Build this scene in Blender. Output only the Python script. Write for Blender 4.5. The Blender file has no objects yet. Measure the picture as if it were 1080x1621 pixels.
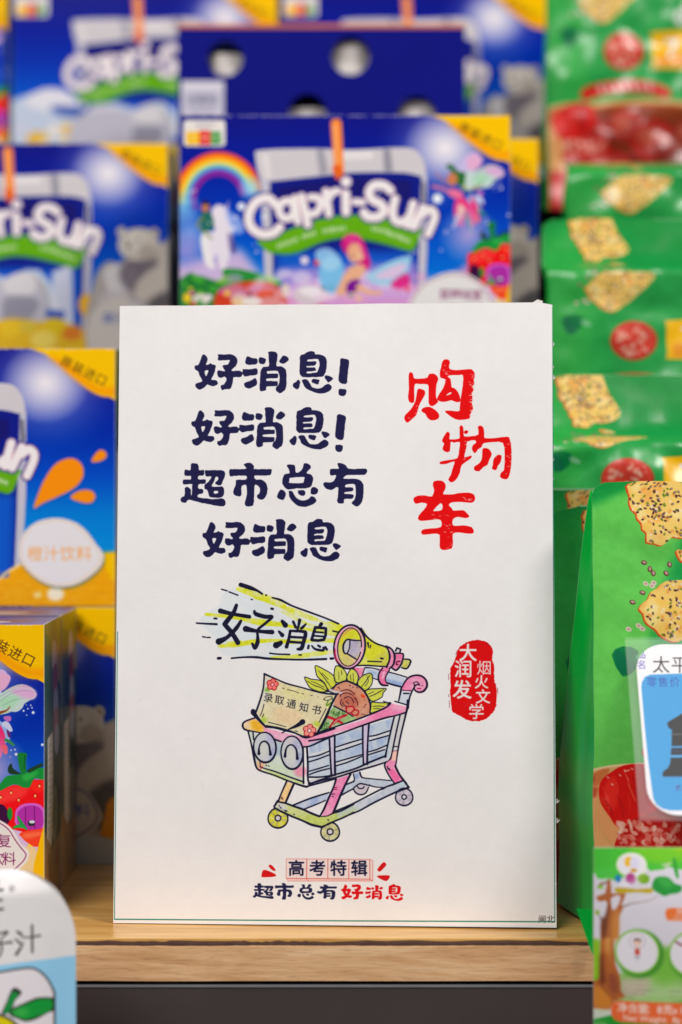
import bpy, bmesh, math, random
import numpy as np
from mathutils import Vector, Matrix, Euler

scene = bpy.context.scene
# ---------------------------------------------------------------- camera (millimetres are written as metres / 1000)
MM = .001
F = 3300.0                     # pixels of the photograph (1080 wide) per unit tangent
CX, HY, CAMH = 540.0, 735.0, 216.0
cam_data = bpy.data.cameras.new('camera')
cam = bpy.data.objects.new('camera', cam_data); scene.collection.objects.link(cam)
scene.camera = cam
cam.location = (0, 0, CAMH * MM); cam.rotation_euler = (math.radians(90), 0, 0)
cam_data.sensor_fit = 'HORIZONTAL'; cam_data.sensor_width = 36; cam_data.lens = F / 1080 * 36
cam_data.shift_x = 0; cam_data.shift_y = -(810.5 - HY) / 1080
cam_data.clip_start = .05; cam_data.clip_end = 30
cam_data.dof.use_dof = True; cam_data.dof.focus_distance = .985; cam_data.dof.aperture_fstop = 5.8; cam_data.dof.aperture_blades = 0
# ---------------------------------------------------------------- dim shop surroundings and ceiling lamps
world = bpy.data.worlds.new('World'); scene.world = world; world.use_nodes = True
bg = world.node_tree.nodes['Background']; bg.inputs[0].default_value = (.95, .97, 1.0, 1); bg.inputs[1].default_value = .10
def area(name, loc, target, size, size_y, power, color):
    d = bpy.data.lights.new(name, 'AREA'); d.shape = 'RECTANGLE'; d.size = size; d.size_y = size_y; d.energy = power; d.color = color
    o = bpy.data.objects.new(name, d); scene.collection.objects.link(o)
    o.location = loc; o.rotation_euler = (Vector(target) - Vector(loc)).to_track_quat('-Z', 'Y').to_euler()
    return o
area('ceiling_lamp_near', (-1.15, -.75, 1.95), (0, 1.05, .2), 1.5, .8, 59, (1, .97, .95))
area('ceiling_lamp_right', (1.12, .12, 1.62), (.05, 1.0, .15), .5, .35, 25, (1, .955, .91))
scene.view_settings.view_transform = 'Standard'; scene.view_settings.look = 'None'
scene.view_settings.exposure = 0; scene.view_settings.gamma = 1
scene.cycles.use_denoising = True
scene.cycles.max_bounces = 8; scene.cycles.transparent_max_bounces = 12

def px2mm(x, y, D): return ((x - CX) * D / F, CAMH - (y - HY) * D / F)

# ---------------------------------------------------------------- 2D print painter (flat print only: artwork on card, cartons and film)
_rng = np.random.default_rng(7)
def _noise(h, w, cell, seed=0):
    r = np.random.default_rng(seed)
    gh, gw = int(h / cell) + 3, int(w / cell) + 3
    g = r.random((gh, gw)).astype(np.float32)
    y = np.arange(h) / cell; x = np.arange(w) / cell
    yi = y.astype(int); xi = x.astype(int)
    fy = (y - yi); fx = (x - xi)
    fy = (fy * fy * (3 - 2 * fy)).astype(np.float32)[:, None]; fx = (fx * fx * (3 - 2 * fx)).astype(np.float32)[None, :]
    a = g[yi][:, xi]; b = g[yi][:, xi + 1]; c = g[yi + 1][:, xi]; d = g[yi + 1][:, xi + 1]
    return (a * (1 - fx) + b * fx) * (1 - fy) + (c * (1 - fx) + d * fx) * fy - .5

def P(s):
    if not isinstance(s, str): return [tuple(p) for p in s]
    return [tuple(float(q) for q in t.split(',')) for t in s.split()]

def smooth(pts, closed, n=5):
    pts = np.array(pts, float)
    m = len(pts)
    if m < 3: return pts
    out = []
    rng = range(m) if closed else range(m - 1)
    t = np.linspace(0, 1, n, endpoint=False)[:, None]
    for i in rng:
        if closed: p0, p1, p2, p3 = pts[i - 1], pts[i], pts[(i + 1) % m], pts[(i + 2) % m]
        else: p0, p1, p2, p3 = pts[max(i - 1, 0)], pts[i], pts[i + 1], pts[min(i + 2, m - 1)]
        out.append(.5 * (2 * p1 + (p2 - p0) * t + (2 * p0 - 5 * p1 + 4 * p2 - p3) * t * t + (3 * p1 - p0 - 3 * p2 + p3) * t ** 3))
    if not closed: out.append(pts[-1:])
    return np.concatenate(out)

def rgb(c):
    if isinstance(c, str):
        c = c.lstrip('#'); return np.array([int(c[i:i + 2], 16) / 255 for i in (0, 2, 4)], np.float32)
    return np.array(c, np.float32)

_text_cache = {}
def text_edges(s, bold=0.0):
    key = (s, bold)
    if key in _text_cache: return _text_cache[key]
    cu = bpy.data.curves.new('t', 'FONT'); cu.body = s; cu.size = 1.0; cu.resolution_u = 3
    cu.align_x = 'CENTER'; cu.offset = bold
    ob = bpy.data.objects.new('t', cu); bpy.context.scene.collection.objects.link(ob)
    dg = bpy.context.evaluated_depsgraph_get(); dg.update()
    me = ob.evaluated_get(dg).to_mesh()
    co = np.array([v.co[:2] for v in me.vertices], float)
    cnt = {}
    for p in me.polygons:
        for k in p.edge_keys: cnt[k] = cnt.get(k, 0) + 1
    e = [k for k, c in cnt.items() if c == 1]
    r = (co[[a for a, b in e]], co[[b for a, b in e]]) if e else (np.zeros((0, 2)), np.zeros((0, 2)))
    ob.evaluated_get(dg).to_mesh_clear()
    bpy.data.objects.remove(ob); bpy.data.curves.remove(cu)
    _text_cache[key] = r
    return r

class Canvas:
    def __init__(s, w, h, color, T=None, seed=1):
        s.w, s.h = w, h
        s.px = np.empty((h, w, 3), np.float32); s.px[:] = rgb(color)
        s.T = T or (lambda p: p)          # source coordinates -> canvas pixels
        s.v = (0., 0., 1.)
        s.n1 = _noise(h, w, 5, seed) + .6 * _noise(h, w, 2.5, seed + 1)
        s.n2 = _noise(h, w, 26, seed + 2) + .6 * _noise(h, w, 9, seed + 3)
        s.pen = 1.                        # pen width factor
    def view(s, x0=0., y0=0., k=1.): s.v = (x0, y0, k); return s
    def m(s, pts):
        p = np.array(pts, float).reshape(-1, 2)
        x0, y0, k = s.v
        return np.asarray(s.T(np.stack([x0 + p[:, 0] / k, y0 + p[:, 1] / k], 1)), float)
    def sc(s, pts):                        # canvas pixels per unit near pts
        p = np.array(pts, float).reshape(-1, 2)[0]
        a = s.m([p, p + (1, 0)]); return float(np.hypot(*(a[1] - a[0])))
    def _bb(s, x0, y0, x1, y1, pad=3):
        return max(int(x0) - pad, 0), max(int(y0) - pad, 0), min(int(x1) + pad + 2, s.w), min(int(y1) + pad + 2, s.h)
    def cover(s, A, B, ss=4):              # even-odd coverage of an edge set, in canvas pixels
        if not len(A): return None
        lo = np.minimum(A.min(0), B.min(0)); hi = np.maximum(A.max(0), B.max(0))
        x0, y0, x1, y1 = s._bb(lo[0], lo[1], hi[0], hi[1])
        if x1 <= x0 or y1 <= y0: return None
        up = A[:, 1] > B[:, 1]
        A2 = np.where(up[:, None], B, A); B2 = np.where(up[:, None], A, B)
        ya = (A2[:, 1] - y0) * ss - .5; yb = (B2[:, 1] - y0) * ss - .5
        r0 = np.ceil(ya).astype(int); r1 = np.ceil(yb).astype(int)
        n = np.clip(r1 - r0, 0, None)
        if n.sum() == 0: return None
        idx = np.repeat(np.arange(len(n)), n)
        off = np.arange(n.sum()) - np.repeat(np.cumsum(n) - n, n)
        row = r0[idx] + off
        t = (row - ya[idx]) / np.maximum(yb[idx] - ya[idx], 1e-9)
        X = A2[idx, 0] + (B2[idx, 0] - A2[idx, 0]) * t - x0
        W = x1 - x0; H = y1 - y0
        ok = (row >= 0) & (row < H * ss)
        row = row[ok]; X = np.clip(X[ok], 0, W - 1e-3)
        o = np.lexsort((X, row)); row = row[o]; X = X[o]
        if not len(row): return None
        first = np.r_[True, row[1:] != row[:-1]]
        start = np.maximum.accumulate(np.where(first, np.arange(len(row)), 0))
        sg = np.where((np.arange(len(row)) - start) % 2 == 0, 1., -1.)
        acc = np.zeros((H, W + 2)); r = row // ss; xi = X.astype(int); f = X - xi
        np.add.at(acc, (r, xi), sg * (1 - f) / ss); np.add.at(acc, (r, xi + 1), sg * f / ss)
        return (x0, y0, x1, y1), np.clip(np.cumsum(acc, 1)[:, :W], 0, 1).astype(np.float32)
    def put(s, cov, color, a=1., mott=0., mask=None):
        if cov is None: return
        (x0, y0, x1, y1), c = cov
        c = c * a
        if mott: c = c * np.clip(1 - mott * .5 + mott * 1.6 * s.n2[y0:y1, x0:x1], 0, 1)
        if mask is not None: c = c * mask[y0:y1, x0:x1]
        c = c[..., None]
        col = color((x0, y0, x1, y1)) if callable(color) else rgb(color)
        s.px[y0:y1, x0:x1] = s.px[y0:y1, x0:x1] * (1 - c) + col * c
    def edges(s, polys, sm=0):
        A = []; B = []
        for p in polys:
            p = P(p)
            if sm: p = smooth(p, True, sm)
            q = s.m(p); A.append(q); B.append(np.roll(q, -1, 0))
        return np.concatenate(A), np.concatenate(B)
    def poly(s, pts, color, a=1., sm=0, holes=(), mott=0., rough=0., soft=0., mask=None):
        A, B = s.edges([pts] + list(holes), sm)
        if rough:
            L = np.hypot(*(B - A).T); n = np.maximum((L / 3).astype(int), 1); idx = np.repeat(np.arange(len(n)), n)
            t = ((np.arange(n.sum()) - np.repeat(np.cumsum(n) - n, n)) / n[idx])[:, None]; t2 = t + 1 / n[idx][:, None]
            A, B = A[idx] + (B[idx] - A[idx]) * t, A[idx] + (B[idx] - A[idx]) * t2
            def j(Q): 
                xi = np.clip(Q[:, 0].astype(int), 0, s.w - 1); yi = np.clip(Q[:, 1].astype(int), 0, s.h - 1)
                return Q + np.stack([s.n1[yi, xi], s.n1[(yi + 37) % s.h, xi]], 1) * rough
            A, B = j(A), j(B)
        cov = s.cover(A, B)
        if soft and cov: cov = s.blurcov(cov, soft)
        s.put(cov, color, a, mott, mask)
    def grow(s, cov, r):                   # thicken lettering by r canvas pixels
        (x0, y0, x1, y1), c = cov; m = int(r) + 2
        X0, Y0, X1, Y1 = max(x0 - m, 0), max(y0 - m, 0), min(x1 + m, s.w), min(y1 + m, s.h)
        z = np.zeros((Y1 - Y0, X1 - X0), np.float32); z[y0 - Y0:y1 - Y0, x0 - X0:x1 - X0] = c
        o = z.copy()
        for dy in range(-m, m + 1):
            for dx in range(-m, m + 1):
                w = min(max(r + .5 - math.hypot(dx, dy), 0), 1)
                if w <= 0: continue
                a = z[max(0, dy):z.shape[0] + min(0, dy), max(0, dx):z.shape[1] + min(0, dx)]
                sl = o[max(0, -dy):z.shape[0] + min(0, -dy), max(0, -dx):z.shape[1] + min(0, -dx)]
                np.maximum(sl, a * w, out=sl)
        return (X0, Y0, X1, Y1), o
    def blurcov(s, cov, r):
        (x0, y0, x1, y1), c = cov; r = max(int(r), 1)
        X0, Y0, X1, Y1 = max(x0 - 3 * r, 0), max(y0 - 3 * r, 0), min(x1 + 3 * r, s.w), min(y1 + 3 * r, s.h)
        z = np.zeros((Y1 - Y0, X1 - X0), np.float32); z[y0 - Y0:y1 - Y0, x0 - X0:x1 - X0] = c
        return (X0, Y0, X1, Y1), box_blur(z, r)
    def mask_of(s, pts, sm=0):
        m = np.zeros((s.h, s.w), np.float32)
        r = s.cover(*s.edges([pts], sm))
        if r: (x0, y0, x1, y1), c = r; m[y0:y1, x0:x1] = c
        return m
    def line(s, pts, w, color, a=1., sm=4, closed=False, rough=.35, mott=0., mask=None, w2=None):
        pts = P(pts); k = s.sc(pts)
        if sm and len(pts) > 2: pts = smooth(pts, closed, sm)
        elif closed: pts = list(pts)
        q = s.m(pts)
        if closed: q = np.vstack([q, q[:1]])
        n = len(q); t = np.linspace(0, 1, n)
        w = np.atleast_1d(np.array(w, float)) * s.pen; wi = np.interp(t, np.linspace(0, 1, len(w)), w) * k / 2
        R = wi.max()
        x0, y0, x1, y1 = s._bb(q[:, 0].min() - R, q[:, 1].min() - R, q[:, 0].max() + R, q[:, 1].max() + R)
        if x1 <= x0 or y1 <= y0: return
        d = np.full((y1 - y0, x1 - x0), 1e6, np.float32)
        for i in range(n - 1):
            a0, b0 = q[i], q[i + 1]; r = max(wi[i], wi[i + 1]) + 2
            u0, v0, u1, v1 = s._bb(min(a0[0], b0[0]) - r, min(a0[1], b0[1]) - r, max(a0[0], b0[0]) + r, max(a0[1], b0[1]) + r, 1)
            if u1 <= u0 or v1 <= v0: continue
            X = np.arange(u0, u1)[None, :] + .5 - a0[0]; Y = np.arange(v0, v1)[:, None] + .5 - a0[1]
            dx, dy = b0 - a0; L = dx * dx + dy * dy + 1e-9
            h = np.clip((X * dx + Y * dy) / L, 0, 1)
            dd = np.hypot(X - h * dx, Y - h * dy) - (wi[i] + (wi[i + 1] - wi[i]) * h)
            sl = d[v0 - y0:v1 - y0, u0 - x0:u1 - x0]; np.minimum(sl, dd, out=sl)
        if rough: d = d + s.n1[y0:y1, x0:x1] * rough * min(k, 3)
        s.put(((x0, y0, x1, y1), np.clip(.5 - d, 0, 1)), color, a, mott, mask)
    def lines(s, items, w, color, **k):
        for it in items.split(';'): s.line(it.strip(), w, color, **k)
    def ell(s, cx, cy, rx, ry, color, rot=0., **k):
        t = np.linspace(0, 2 * math.pi, 40, endpoint=False); c, n = math.cos(rot), math.sin(rot)
        s.poly([(cx + rx * math.cos(q) * c - ry * math.sin(q) * n, cy + rx * math.cos(q) * n + ry * math.sin(q) * c) for q in t], color, **k)
    def glow(s, cx, cy, r, color, a=1., p=2., ry=None):
        q = s.m([(cx, cy)])[0]; k = s.sc([(cx, cy)]); R = r * k; RY = (ry or r) * k
        x0, y0, x1, y1 = s._bb(q[0] - R, q[1] - RY, q[0] + R, q[1] + RY)
        if x1 <= x0 or y1 <= y0: return
        X = (np.arange(x0, x1)[None, :] - q[0]) / R; Y = (np.arange(y0, y1)[:, None] - q[1]) / RY
        s.put(((x0, y0, x1, y1), (np.clip(1 - np.sqrt(X * X + Y * Y), 0, 1) ** p).astype(np.float32)), color, a)
    def vgrad(s, stops, x0=None, x1=None, y0=None, y1=None):   # vertical gradient of printed ink, stops in canvas fraction
        ys = [q[0] for q in stops]; cs = np.array([rgb(q[1]) for q in stops])
        t = np.linspace(0, 1, s.h)
        g = np.stack([np.interp(t, ys, cs[:, i]) for i in range(3)], 1).astype(np.float32)
        s.px[:] = g[:, None, :]
    def text(s, body, x, y, size, color, rot=0., bold=0., sx=1., a=1., skew=0., soft=0.):
        A, B = text_edges(body)
        if not len(A): return
        c, n = math.cos(rot), math.sin(rot)
        def f(Q):
            u = Q[:, 0] * size * sx + skew * Q[:, 1] * size; v = -(Q[:, 1] - .36) * size
            return s.m(np.stack([x + u * c - v * n, y + u * n + v * c], 1))
        cov = s.cover(f(A), f(B), 5)
        if cov and bold:
            cov = s.grow(cov, bold * size * s.sc([(x, y)]))
        if soft and cov: cov = s.blurcov(cov, soft)
        s.put(cov, color, a)
    def image(s, name):
        im = bpy.data.images.new(name, s.w, s.h, alpha=False, float_buffer=False)
        z = np.ones((s.h, s.w, 4), np.float32); z[..., :3] = np.clip(s.px[::-1], 0, 1)
        im.pixels.foreach_set(z.ravel()); im.update(); im.pack()
        return im

def box_blur(z, r):
    for _ in range(2):
        for ax in (0, 1):
            pad = [(0, 0), (0, 0)]; pad[ax] = (r + 1, r)
            c = np.cumsum(np.pad(z, pad, mode='edge').astype(np.float64), ax)
            n = z.shape[ax]
            a = np.take(c, range(2 * r + 1, 2 * r + 1 + n), ax); b = np.take(c, range(0, n), ax)
            z = ((a - b) / (2 * r + 1)).astype(np.float32)
    return z

# brush-lettering outlines, drawn by hand: glyph -> (list of (outline, holes...)) in a common grid
BR = {}
BR['女子'] = ["185,90 215,105 240,145 235,185 215,228 255,222 280,208 300,222 335,230 348,255 335,310 310,375 288,425 350,430 372,460 365,490 320,508 270,500 235,488 200,520 150,552 105,540 80,510 82,475 120,462 168,438 140,380 115,315 85,295 68,265 75,235 110,230 125,215 145,165 165,110|200,312 225,300 250,308 238,345 220,375 205,345",
 "375,92 440,95 520,90 570,98 615,130 632,180 622,225 590,265 555,295 570,312 650,305 690,325 700,350 680,385 640,392 580,395 572,450 555,515 530,550 490,548 470,550 440,562 415,540 415,500 450,490 470,465 490,420 465,385 420,402 385,390 366,355 370,310 405,303 445,315 472,308 445,270 440,238 475,230 505,225 530,180 525,165 470,170 390,172 370,155 380,125"]
BR['消'] = ["765,115 830,140 893,152 888,215 840,228 755,225 735,190 745,140", "925,130 1005,152 990,210 960,218 915,200", "705,285 790,290 885,278 890,355 800,370 735,382 708,360 695,335 700,310",
 "870,408 893,455 885,490 840,520 785,542 740,525 720,490 735,462 790,445 840,415",
 "1035,60 1085,50 1130,60 1160,95 1155,160 1145,245 1200,248 1250,275 1272,310 1278,400 1270,540 1235,580 1195,605 1165,590 1135,560 1150,512 1175,490 1186,430 1183,370 1165,315 1130,308 1040,312 1020,322 1022,340 1040,345 1140,345 1165,350 1163,400 1130,405 1020,412 1010,430 1025,440 1130,445 1160,450 1158,500 1120,510 1020,515 1008,560 970,575 935,572 922,520 930,430 935,330 950,280 980,255 1045,245 1040,150 1040,90",
 "1240,108 1285,125 1305,160 1275,195 1230,215 1180,190 1195,150"]
BR['息'] = ["1590,48 1645,58 1655,90 1720,92 1770,110 1802,150 1808,230 1795,310 1775,360 1740,385 1680,390 1510,392 1475,380 1450,345 1450,250 1455,120 1480,95 1515,85 1550,62|1550,170 1580,158 1680,150 1700,165 1712,210 1702,270 1680,325 1660,332 1560,342 1542,330 1555,318 1640,312 1665,300 1658,278 1640,262 1550,265 1540,252 1560,244 1645,238 1670,205 1660,182 1560,186",
 "1430,428 1455,450 1450,510 1430,548 1400,548 1360,508 1370,475 1400,455", "1485,430 1520,418 1560,432 1585,475 1620,525 1680,540 1735,530 1790,490 1830,478 1865,500 1872,530 1845,570 1770,602 1680,600 1610,578 1550,550 1515,520 1500,480 1480,450",
 "1620,415 1705,425 1705,455 1688,488 1630,470 1610,450", "1790,368 1840,375 1888,402 1870,430 1828,458 1795,420 1780,390"]
BR['!'] = ["1990,148 2040,145 2085,160 2102,190 2092,260 2080,380 2068,470 2020,478 1980,460 1962,425 1968,330 1980,220", "1975,545 2058,552 2060,600 2040,632 2010,640 1970,620 1962,580"]
BR['超'] = ["150,70 180,52 230,70 238,125 290,128 295,150 285,185 235,190 232,225 300,228 312,250 300,275 235,280 232,325 275,330 285,350 275,380 235,385 225,415 300,430 400,440 480,432 515,450 522,490 505,515 460,515 350,495 250,475 130,445 100,475 60,472 42,445 55,420 85,395 88,320 120,308 150,335 150,380 160,395 165,290 160,278 85,282 65,265 70,230 100,228 150,225 152,190 100,192 82,175 85,128 110,125 148,125",
 "305,135 340,130 480,133 518,155 515,195 495,245 475,288 440,290 415,275 418,255 440,235 442,205 425,200 410,215 400,250 375,300 420,308 480,305 505,325 510,370 495,410 460,425 370,420 345,400 330,345 300,330 297,290 320,270 350,240 370,200 320,198 305,175|400,355 440,352 440,375 410,382 398,372"]
BR['市'] = ["715,70 760,52 810,65 828,100 830,118 940,120 1010,122 1015,145 1000,182 950,188 835,190 845,230 900,232 945,255 970,310 968,370 940,430 900,445 865,430 860,400 885,375 890,330 870,300 835,292 828,400 822,500 790,515 735,512 732,460 750,400 745,295 700,295 690,330 690,400 650,410 610,390 608,340 630,290 635,240 680,232 740,230 738,190 600,195 568,192 565,125 600,120 738,118 735,95"]
BR['总'] = ["165,80 200,72 245,78 255,120 262,155 300,152 335,110 345,65 375,58 410,75 420,105 390,140 375,165 420,175 445,215 440,265 420,305 370,325 270,325 180,338 140,310 118,275 120,220 145,175 190,165 190,130|205,212 345,205 352,225 340,262 330,270 195,268 195,240",
 "100,340 155,375 125,450 65,425 68,385", "190,355 225,358 245,400 290,445 350,455 395,440 430,410 465,425 480,460 450,490 380,520 300,518 240,480 200,430 188,390", "285,350 345,345 362,370 348,405 295,390", "440,310 490,325 500,355 480,385 430,390 420,355"]
BR['有'] = ["705,58 740,55 790,75 820,112 900,118 1000,115 1022,135 1005,178 960,182 820,182 780,200 775,220 880,222 940,235 975,270 985,330 975,440 955,490 915,518 880,505 858,480 890,440 900,380 895,300 870,278 800,282 785,300 800,312 865,315 872,350 840,360 785,365 785,382 865,388 880,410 860,435 780,438 770,482 705,475 710,400 715,320 690,315 640,340 580,325 555,285 575,258 630,262 670,240 690,185 640,185 625,170 630,118 680,115 718,112 710,80"]
BR['购'] = ["150,150 170,165 178,200 230,203 290,193 303,165 345,165 372,200 358,240 352,310 355,355 370,385 330,415 300,395 300,260 275,240 230,240 185,240 178,300 178,385 145,385 135,340 142,290 140,180",
 "210,290 235,286 262,297 265,325 240,370 215,420 195,490 150,530 125,550 105,520 115,490 155,450 195,380", "300,428 350,455 378,490 370,520 320,532 285,505 275,480 245,462 250,440",
 "410,65 430,48 455,52 465,72 458,95 465,125 520,135 580,130 640,128 665,165 655,215 662,240 645,262 655,290 640,315 645,370 640,400 650,440 625,490 620,518 540,528 490,510 450,480 432,462 480,460 540,465 550,430 555,370 575,250 575,170 540,168 465,170 445,185 470,205 478,270 500,278 530,310 550,375 520,385 480,370 440,380 400,382 368,365 385,325 420,270 435,205 395,190 390,150 400,110|430,335 470,305 485,320 450,335"]
BR['物'] = ["450,628 465,650 462,690 540,685 550,660 548,590 560,578 570,590 575,630 580,665 640,665 700,650 695,590 715,580 735,600 740,650 745,680 830,680 925,668 945,690 958,770 955,900 935,990 905,1003 872,985 885,950 905,930 910,800 895,712 820,705 735,715 720,745 690,765 668,795 648,765 655,735 680,715 670,690 605,700 598,740 590,780 580,835 635,820 630,840 560,890 545,950 520,1000 485,1028 458,1010 480,970 490,930 510,860 440,880 392,882 395,868 460,855 530,840 545,770 550,705 500,710 470,705 465,780 430,782 412,760 425,720 408,700 425,660",
 "735,762 775,765 800,805 780,850 765,890 735,905 700,940 665,928 668,905 700,885 725,850 730,800", "845,818 878,818 870,870 850,895 835,930 808,920 815,895 820,850", "590,618 612,622 600,640 585,635"]
BR['车'] = ["342,1025 400,1022 430,1050 425,1090 410,1130 500,1130 530,1122 620,1118 660,1135 665,1170 640,1192 560,1185 480,1190 455,1215 480,1240 495,1262 570,1258 600,1280 620,1305 590,1315 530,1305 490,1325 485,1370 510,1385 570,1380 640,1393 655,1435 600,1438 540,1430 490,1440 488,1500 480,1558 410,1570 388,1540 388,1450 330,1440 250,1448 248,1415 310,1405 395,1395 405,1350 380,1325 300,1332 225,1335 220,1300 260,1255 290,1205 240,1190 195,1200 178,1165 210,1142 270,1140 325,1148 345,1095 335,1060|330,1258 390,1195 412,1215 405,1255 360,1265"]
def brush(cv, g, color, rough=1.2, box=None, mask=None, sm=3, fat=0.):
    polys = [[P(q) for q in s.split('|')] for s in BR[g]]
    if box:                                  # refit the glyph into box (x0,y0,x1,y1) of the current view
        al = np.array([p for ps in polys for p in ps[0]]); lo = al.min(0); hi = al.max(0)
        x0, y0, x1, y1 = box
        f = lambda p: (x0 + (p[0] - lo[0]) / (hi[0] - lo[0]) * (x1 - x0), y0 + (p[1] - lo[1]) / (hi[1] - lo[1]) * (y1 - y0))
        polys = [[[f(p) for p in q] for q in ps] for ps in polys]
    for ps in polys:
        cv.poly(ps[0], color, holes=ps[1:], sm=sm, rough=rough, mask=mask)
        if fat:
            for q in ps: cv.line(q, fat, color, sm=sm, closed=True, rough=.8)

# ---------------------------------------------------------------- the card: pose first, so that its print is laid out in the card's own millimetres
CARD_W, CARD_H = 207.5, 293.0
_yaw, _lean, _roll = math.radians(3.66), math.radians(4.765), .00356
CARD_O = np.array([-107.1, 979.9, .3])
CARD_U = np.array([math.cos(_yaw) * math.cos(_roll), -math.sin(_yaw), math.sin(_roll)])
CARD_V = np.array([-math.sin(_roll), math.sin(_lean), math.cos(_lean)]); CARD_V -= CARD_U * (CARD_U @ CARD_V) / (CARD_U @ CARD_U)
CARD_V /= np.linalg.norm(CARD_V); CARD_U /= np.linalg.norm(CARD_U); CARD_N = np.cross(CARD_U, CARD_V)   # N points to the camera (-Y)
KS = 6.6                                  # print resolution of the card, pixels per mm
def card_T(p):
    d = np.stack([(p[:, 0] - CX) / F, np.ones(len(p)), -(p[:, 1] - HY) / F], 1)
    c = np.array([0, 0, CAMH]); t = ((CARD_O - c) @ CARD_N) / (d @ CARD_N)
    q = c + d * t[:, None] - CARD_O
    return np.stack([q @ CARD_U, CARD_H - q @ CARD_V], 1) * KS

INK = '#121234'; NAVY = '#1c1a48'; RED = '#ea0206'
PAPER = '#f0edec'
def sign_art():
    c = Canvas(int(CARD_W * KS), int(CARD_H * KS), PAPER, card_T, 3)
    # green die-cut outline of the print near the edges
    teal = '#1e7a66'
    # headline
    for dx, dy, ex in ((0, 0, 1), (-5.2, 88.6, 1), (12.5, 265.6, 0)):
        c.view(300 + dx, 550 + dy, 8.3077)
        for g in ('女子', '消', '息') + (('!',) if ex else ()): brush(c, g, NAVY, 1.4)
    c.view(280, 725, 6.75)
    brush(c, '超', NAVY, 1.4); brush(c, '市', NAVY, 1.4)
    c.view(430, 725, 6.75)
    brush(c, '总', NAVY, 1.4); brush(c, '有', NAVY, 1.4)
    c.view(620, 560, 5.067)
    for g in '购物车': brush(c, g, RED, 3.4, sm=2, fat=6)
    g_ = np.random.default_rng(6)          # dry-brush flecks
    for x0, y0, x1, y1, n in ((610, 150, 655, 500, 46), (395, 80, 465, 180, 10), (560, 1150, 650, 1180, 10), (400, 1350, 485, 1560, 14), (900, 700, 950, 980, 12), (110, 420, 230, 520, 8), (560, 700, 600, 900, 8), (240, 1290, 460, 1330, 8)):
        for k in range(n):
            x, y = x0 + (x1 - x0) * g_.random() ** .5, y0 + (y1 - y0) * g_.random(); c.line([(x, y), (x + 5 + 14 * g_.random(), y + 3 * g_.normal())], 2 + 4 * g_.random(), '#f3d6d2', a=.75, rough=1.)
    # ---- megaphone beam
    c.pen = 1.25
    c.view(300, 910, 4.1538)
    c.poly("225,120 330,85 470,130 700,230 900,290 985,330 970,400 950,470 935,550 760,550 600,556 400,540 235,528 185,470 150,400 85,330 75,285 150,230 200,190", '#dfe6ea', .85, sm=4, mott=.35, soft=2)
    Y = '#dfe000'
    for p, w, a in (("320,92 420,125 560,175 620,205", (20, 34, 44, 30), .75), ("430,150 560,190 700,245 820,290 880,310", (14, 10, 34, 24, 10), .6), ("600,235 700,285 800,330 870,350", (16, 22, 14, 24), .5),
                 ("110,258 200,268 330,285 460,310 600,325", (16, 18, 20, 34, 24), .8), ("600,325 700,345 800,360 960,380", (24, 14, 20, 40), .7), ("870,320 930,330 990,350", (14, 36, 44), .75),
                 ("195,468 300,462 420,440 560,430", (18, 22, 26, 16), .8), ("560,432 700,440 830,430 940,430", (20, 24, 18, 26), .65), ("250,445 340,440", (10, 16), .6),
                 ("540,542 700,535 820,520 940,505", (10, 22, 26, 18), .55), ("980,355 985,400 960,430", (26, 26, 26), .5)):
        c.line(p, w, Y, a=a, mott=.55)
    c.line("338,65 400,85 450,105 480,125", (22, 22, 12, 10), INK); c.line("505,133 507,134", 9, INK); c.line("545,150 600,165 680,205 790,245 900,285 980,320", (7, 12, 9, 10, 8, 10), INK)
    c.lines("213,95 250,105;262,112 320,134;408,161 414,162", 7, INK); c.lines("540,222 550,224", 12, INK); c.lines("165,286 180,287", 10, INK)
    c.lines("48,316 100,320 180,324", (8, 9, 12), INK); c.lines("88,406 108,409;118,411 138,411", 7, INK)
    c.line("190,548 205,547", 14, INK); c.line("278,548 360,541 440,541 520,550 640,555 760,557 900,552", (9, 9, 12, 12, 9, 10, 12), INK); c.lines("930,549 945,548", 13, INK)
    c.lines("530,514 570,520 660,523;722,526 736,526", 8, INK); c.lines("945,368 990,378", 8, INK)
    # beam lettering 女子消息
    c.line("310,200 290,250 240,315 238,330 280,380 320,445", (18, 22, 26, 24, 24, 26), INK); c.line("205,237 290,258 395,275", (26, 18, 20), INK); c.line("340,302 310,350 250,410 195,438", (14, 22, 20, 34), INK)
    c.line("428,238 440,258 500,275 545,275 505,315 452,360 450,400 450,440 432,478 415,452", (12, 22, 22, 16, 14, 14, 14, 22, 22, 12), INK); c.line("372,355 450,370 545,376", (32, 16, 24), INK)
    c.line("612,305 632,330", (18, 28), INK); c.line("590,372 612,396", (12, 22), INK); c.line("572,462 600,448 605,436", (34, 24, 8), INK)
    c.line("726,298 720,330 712,360", (18, 14, 12), INK); c.line("684,308 700,345", 14, INK); c.line("768,322 745,345 735,352", (8, 16, 12), INK)
    c.line("664,368 655,420 640,472", (14, 16, 20), INK); c.line("664,368 745,372 765,385 752,440 738,482 712,488", (12, 16, 20, 20, 22, 12), INK); c.lines("665,408 745,412;660,440 740,446", 13, INK)
    c.line("868,322 850,345", (20, 10), INK); c.line("828,345 890,350 898,362 885,425 812,428 808,415 828,348", 15, INK, sm=2); c.lines("828,375 880,378;822,400 880,404", 10, INK)
    c.line("785,465 782,482", 12, INK); c.line("806,466 830,488 880,495 882,478", (8, 12, 14, 12), INK); c.lines("848,464 860,472;895,474 905,490", 12, INK)
    # ---- handle bar (behind megaphone)
    c.view(510, 970, 6)
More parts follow.
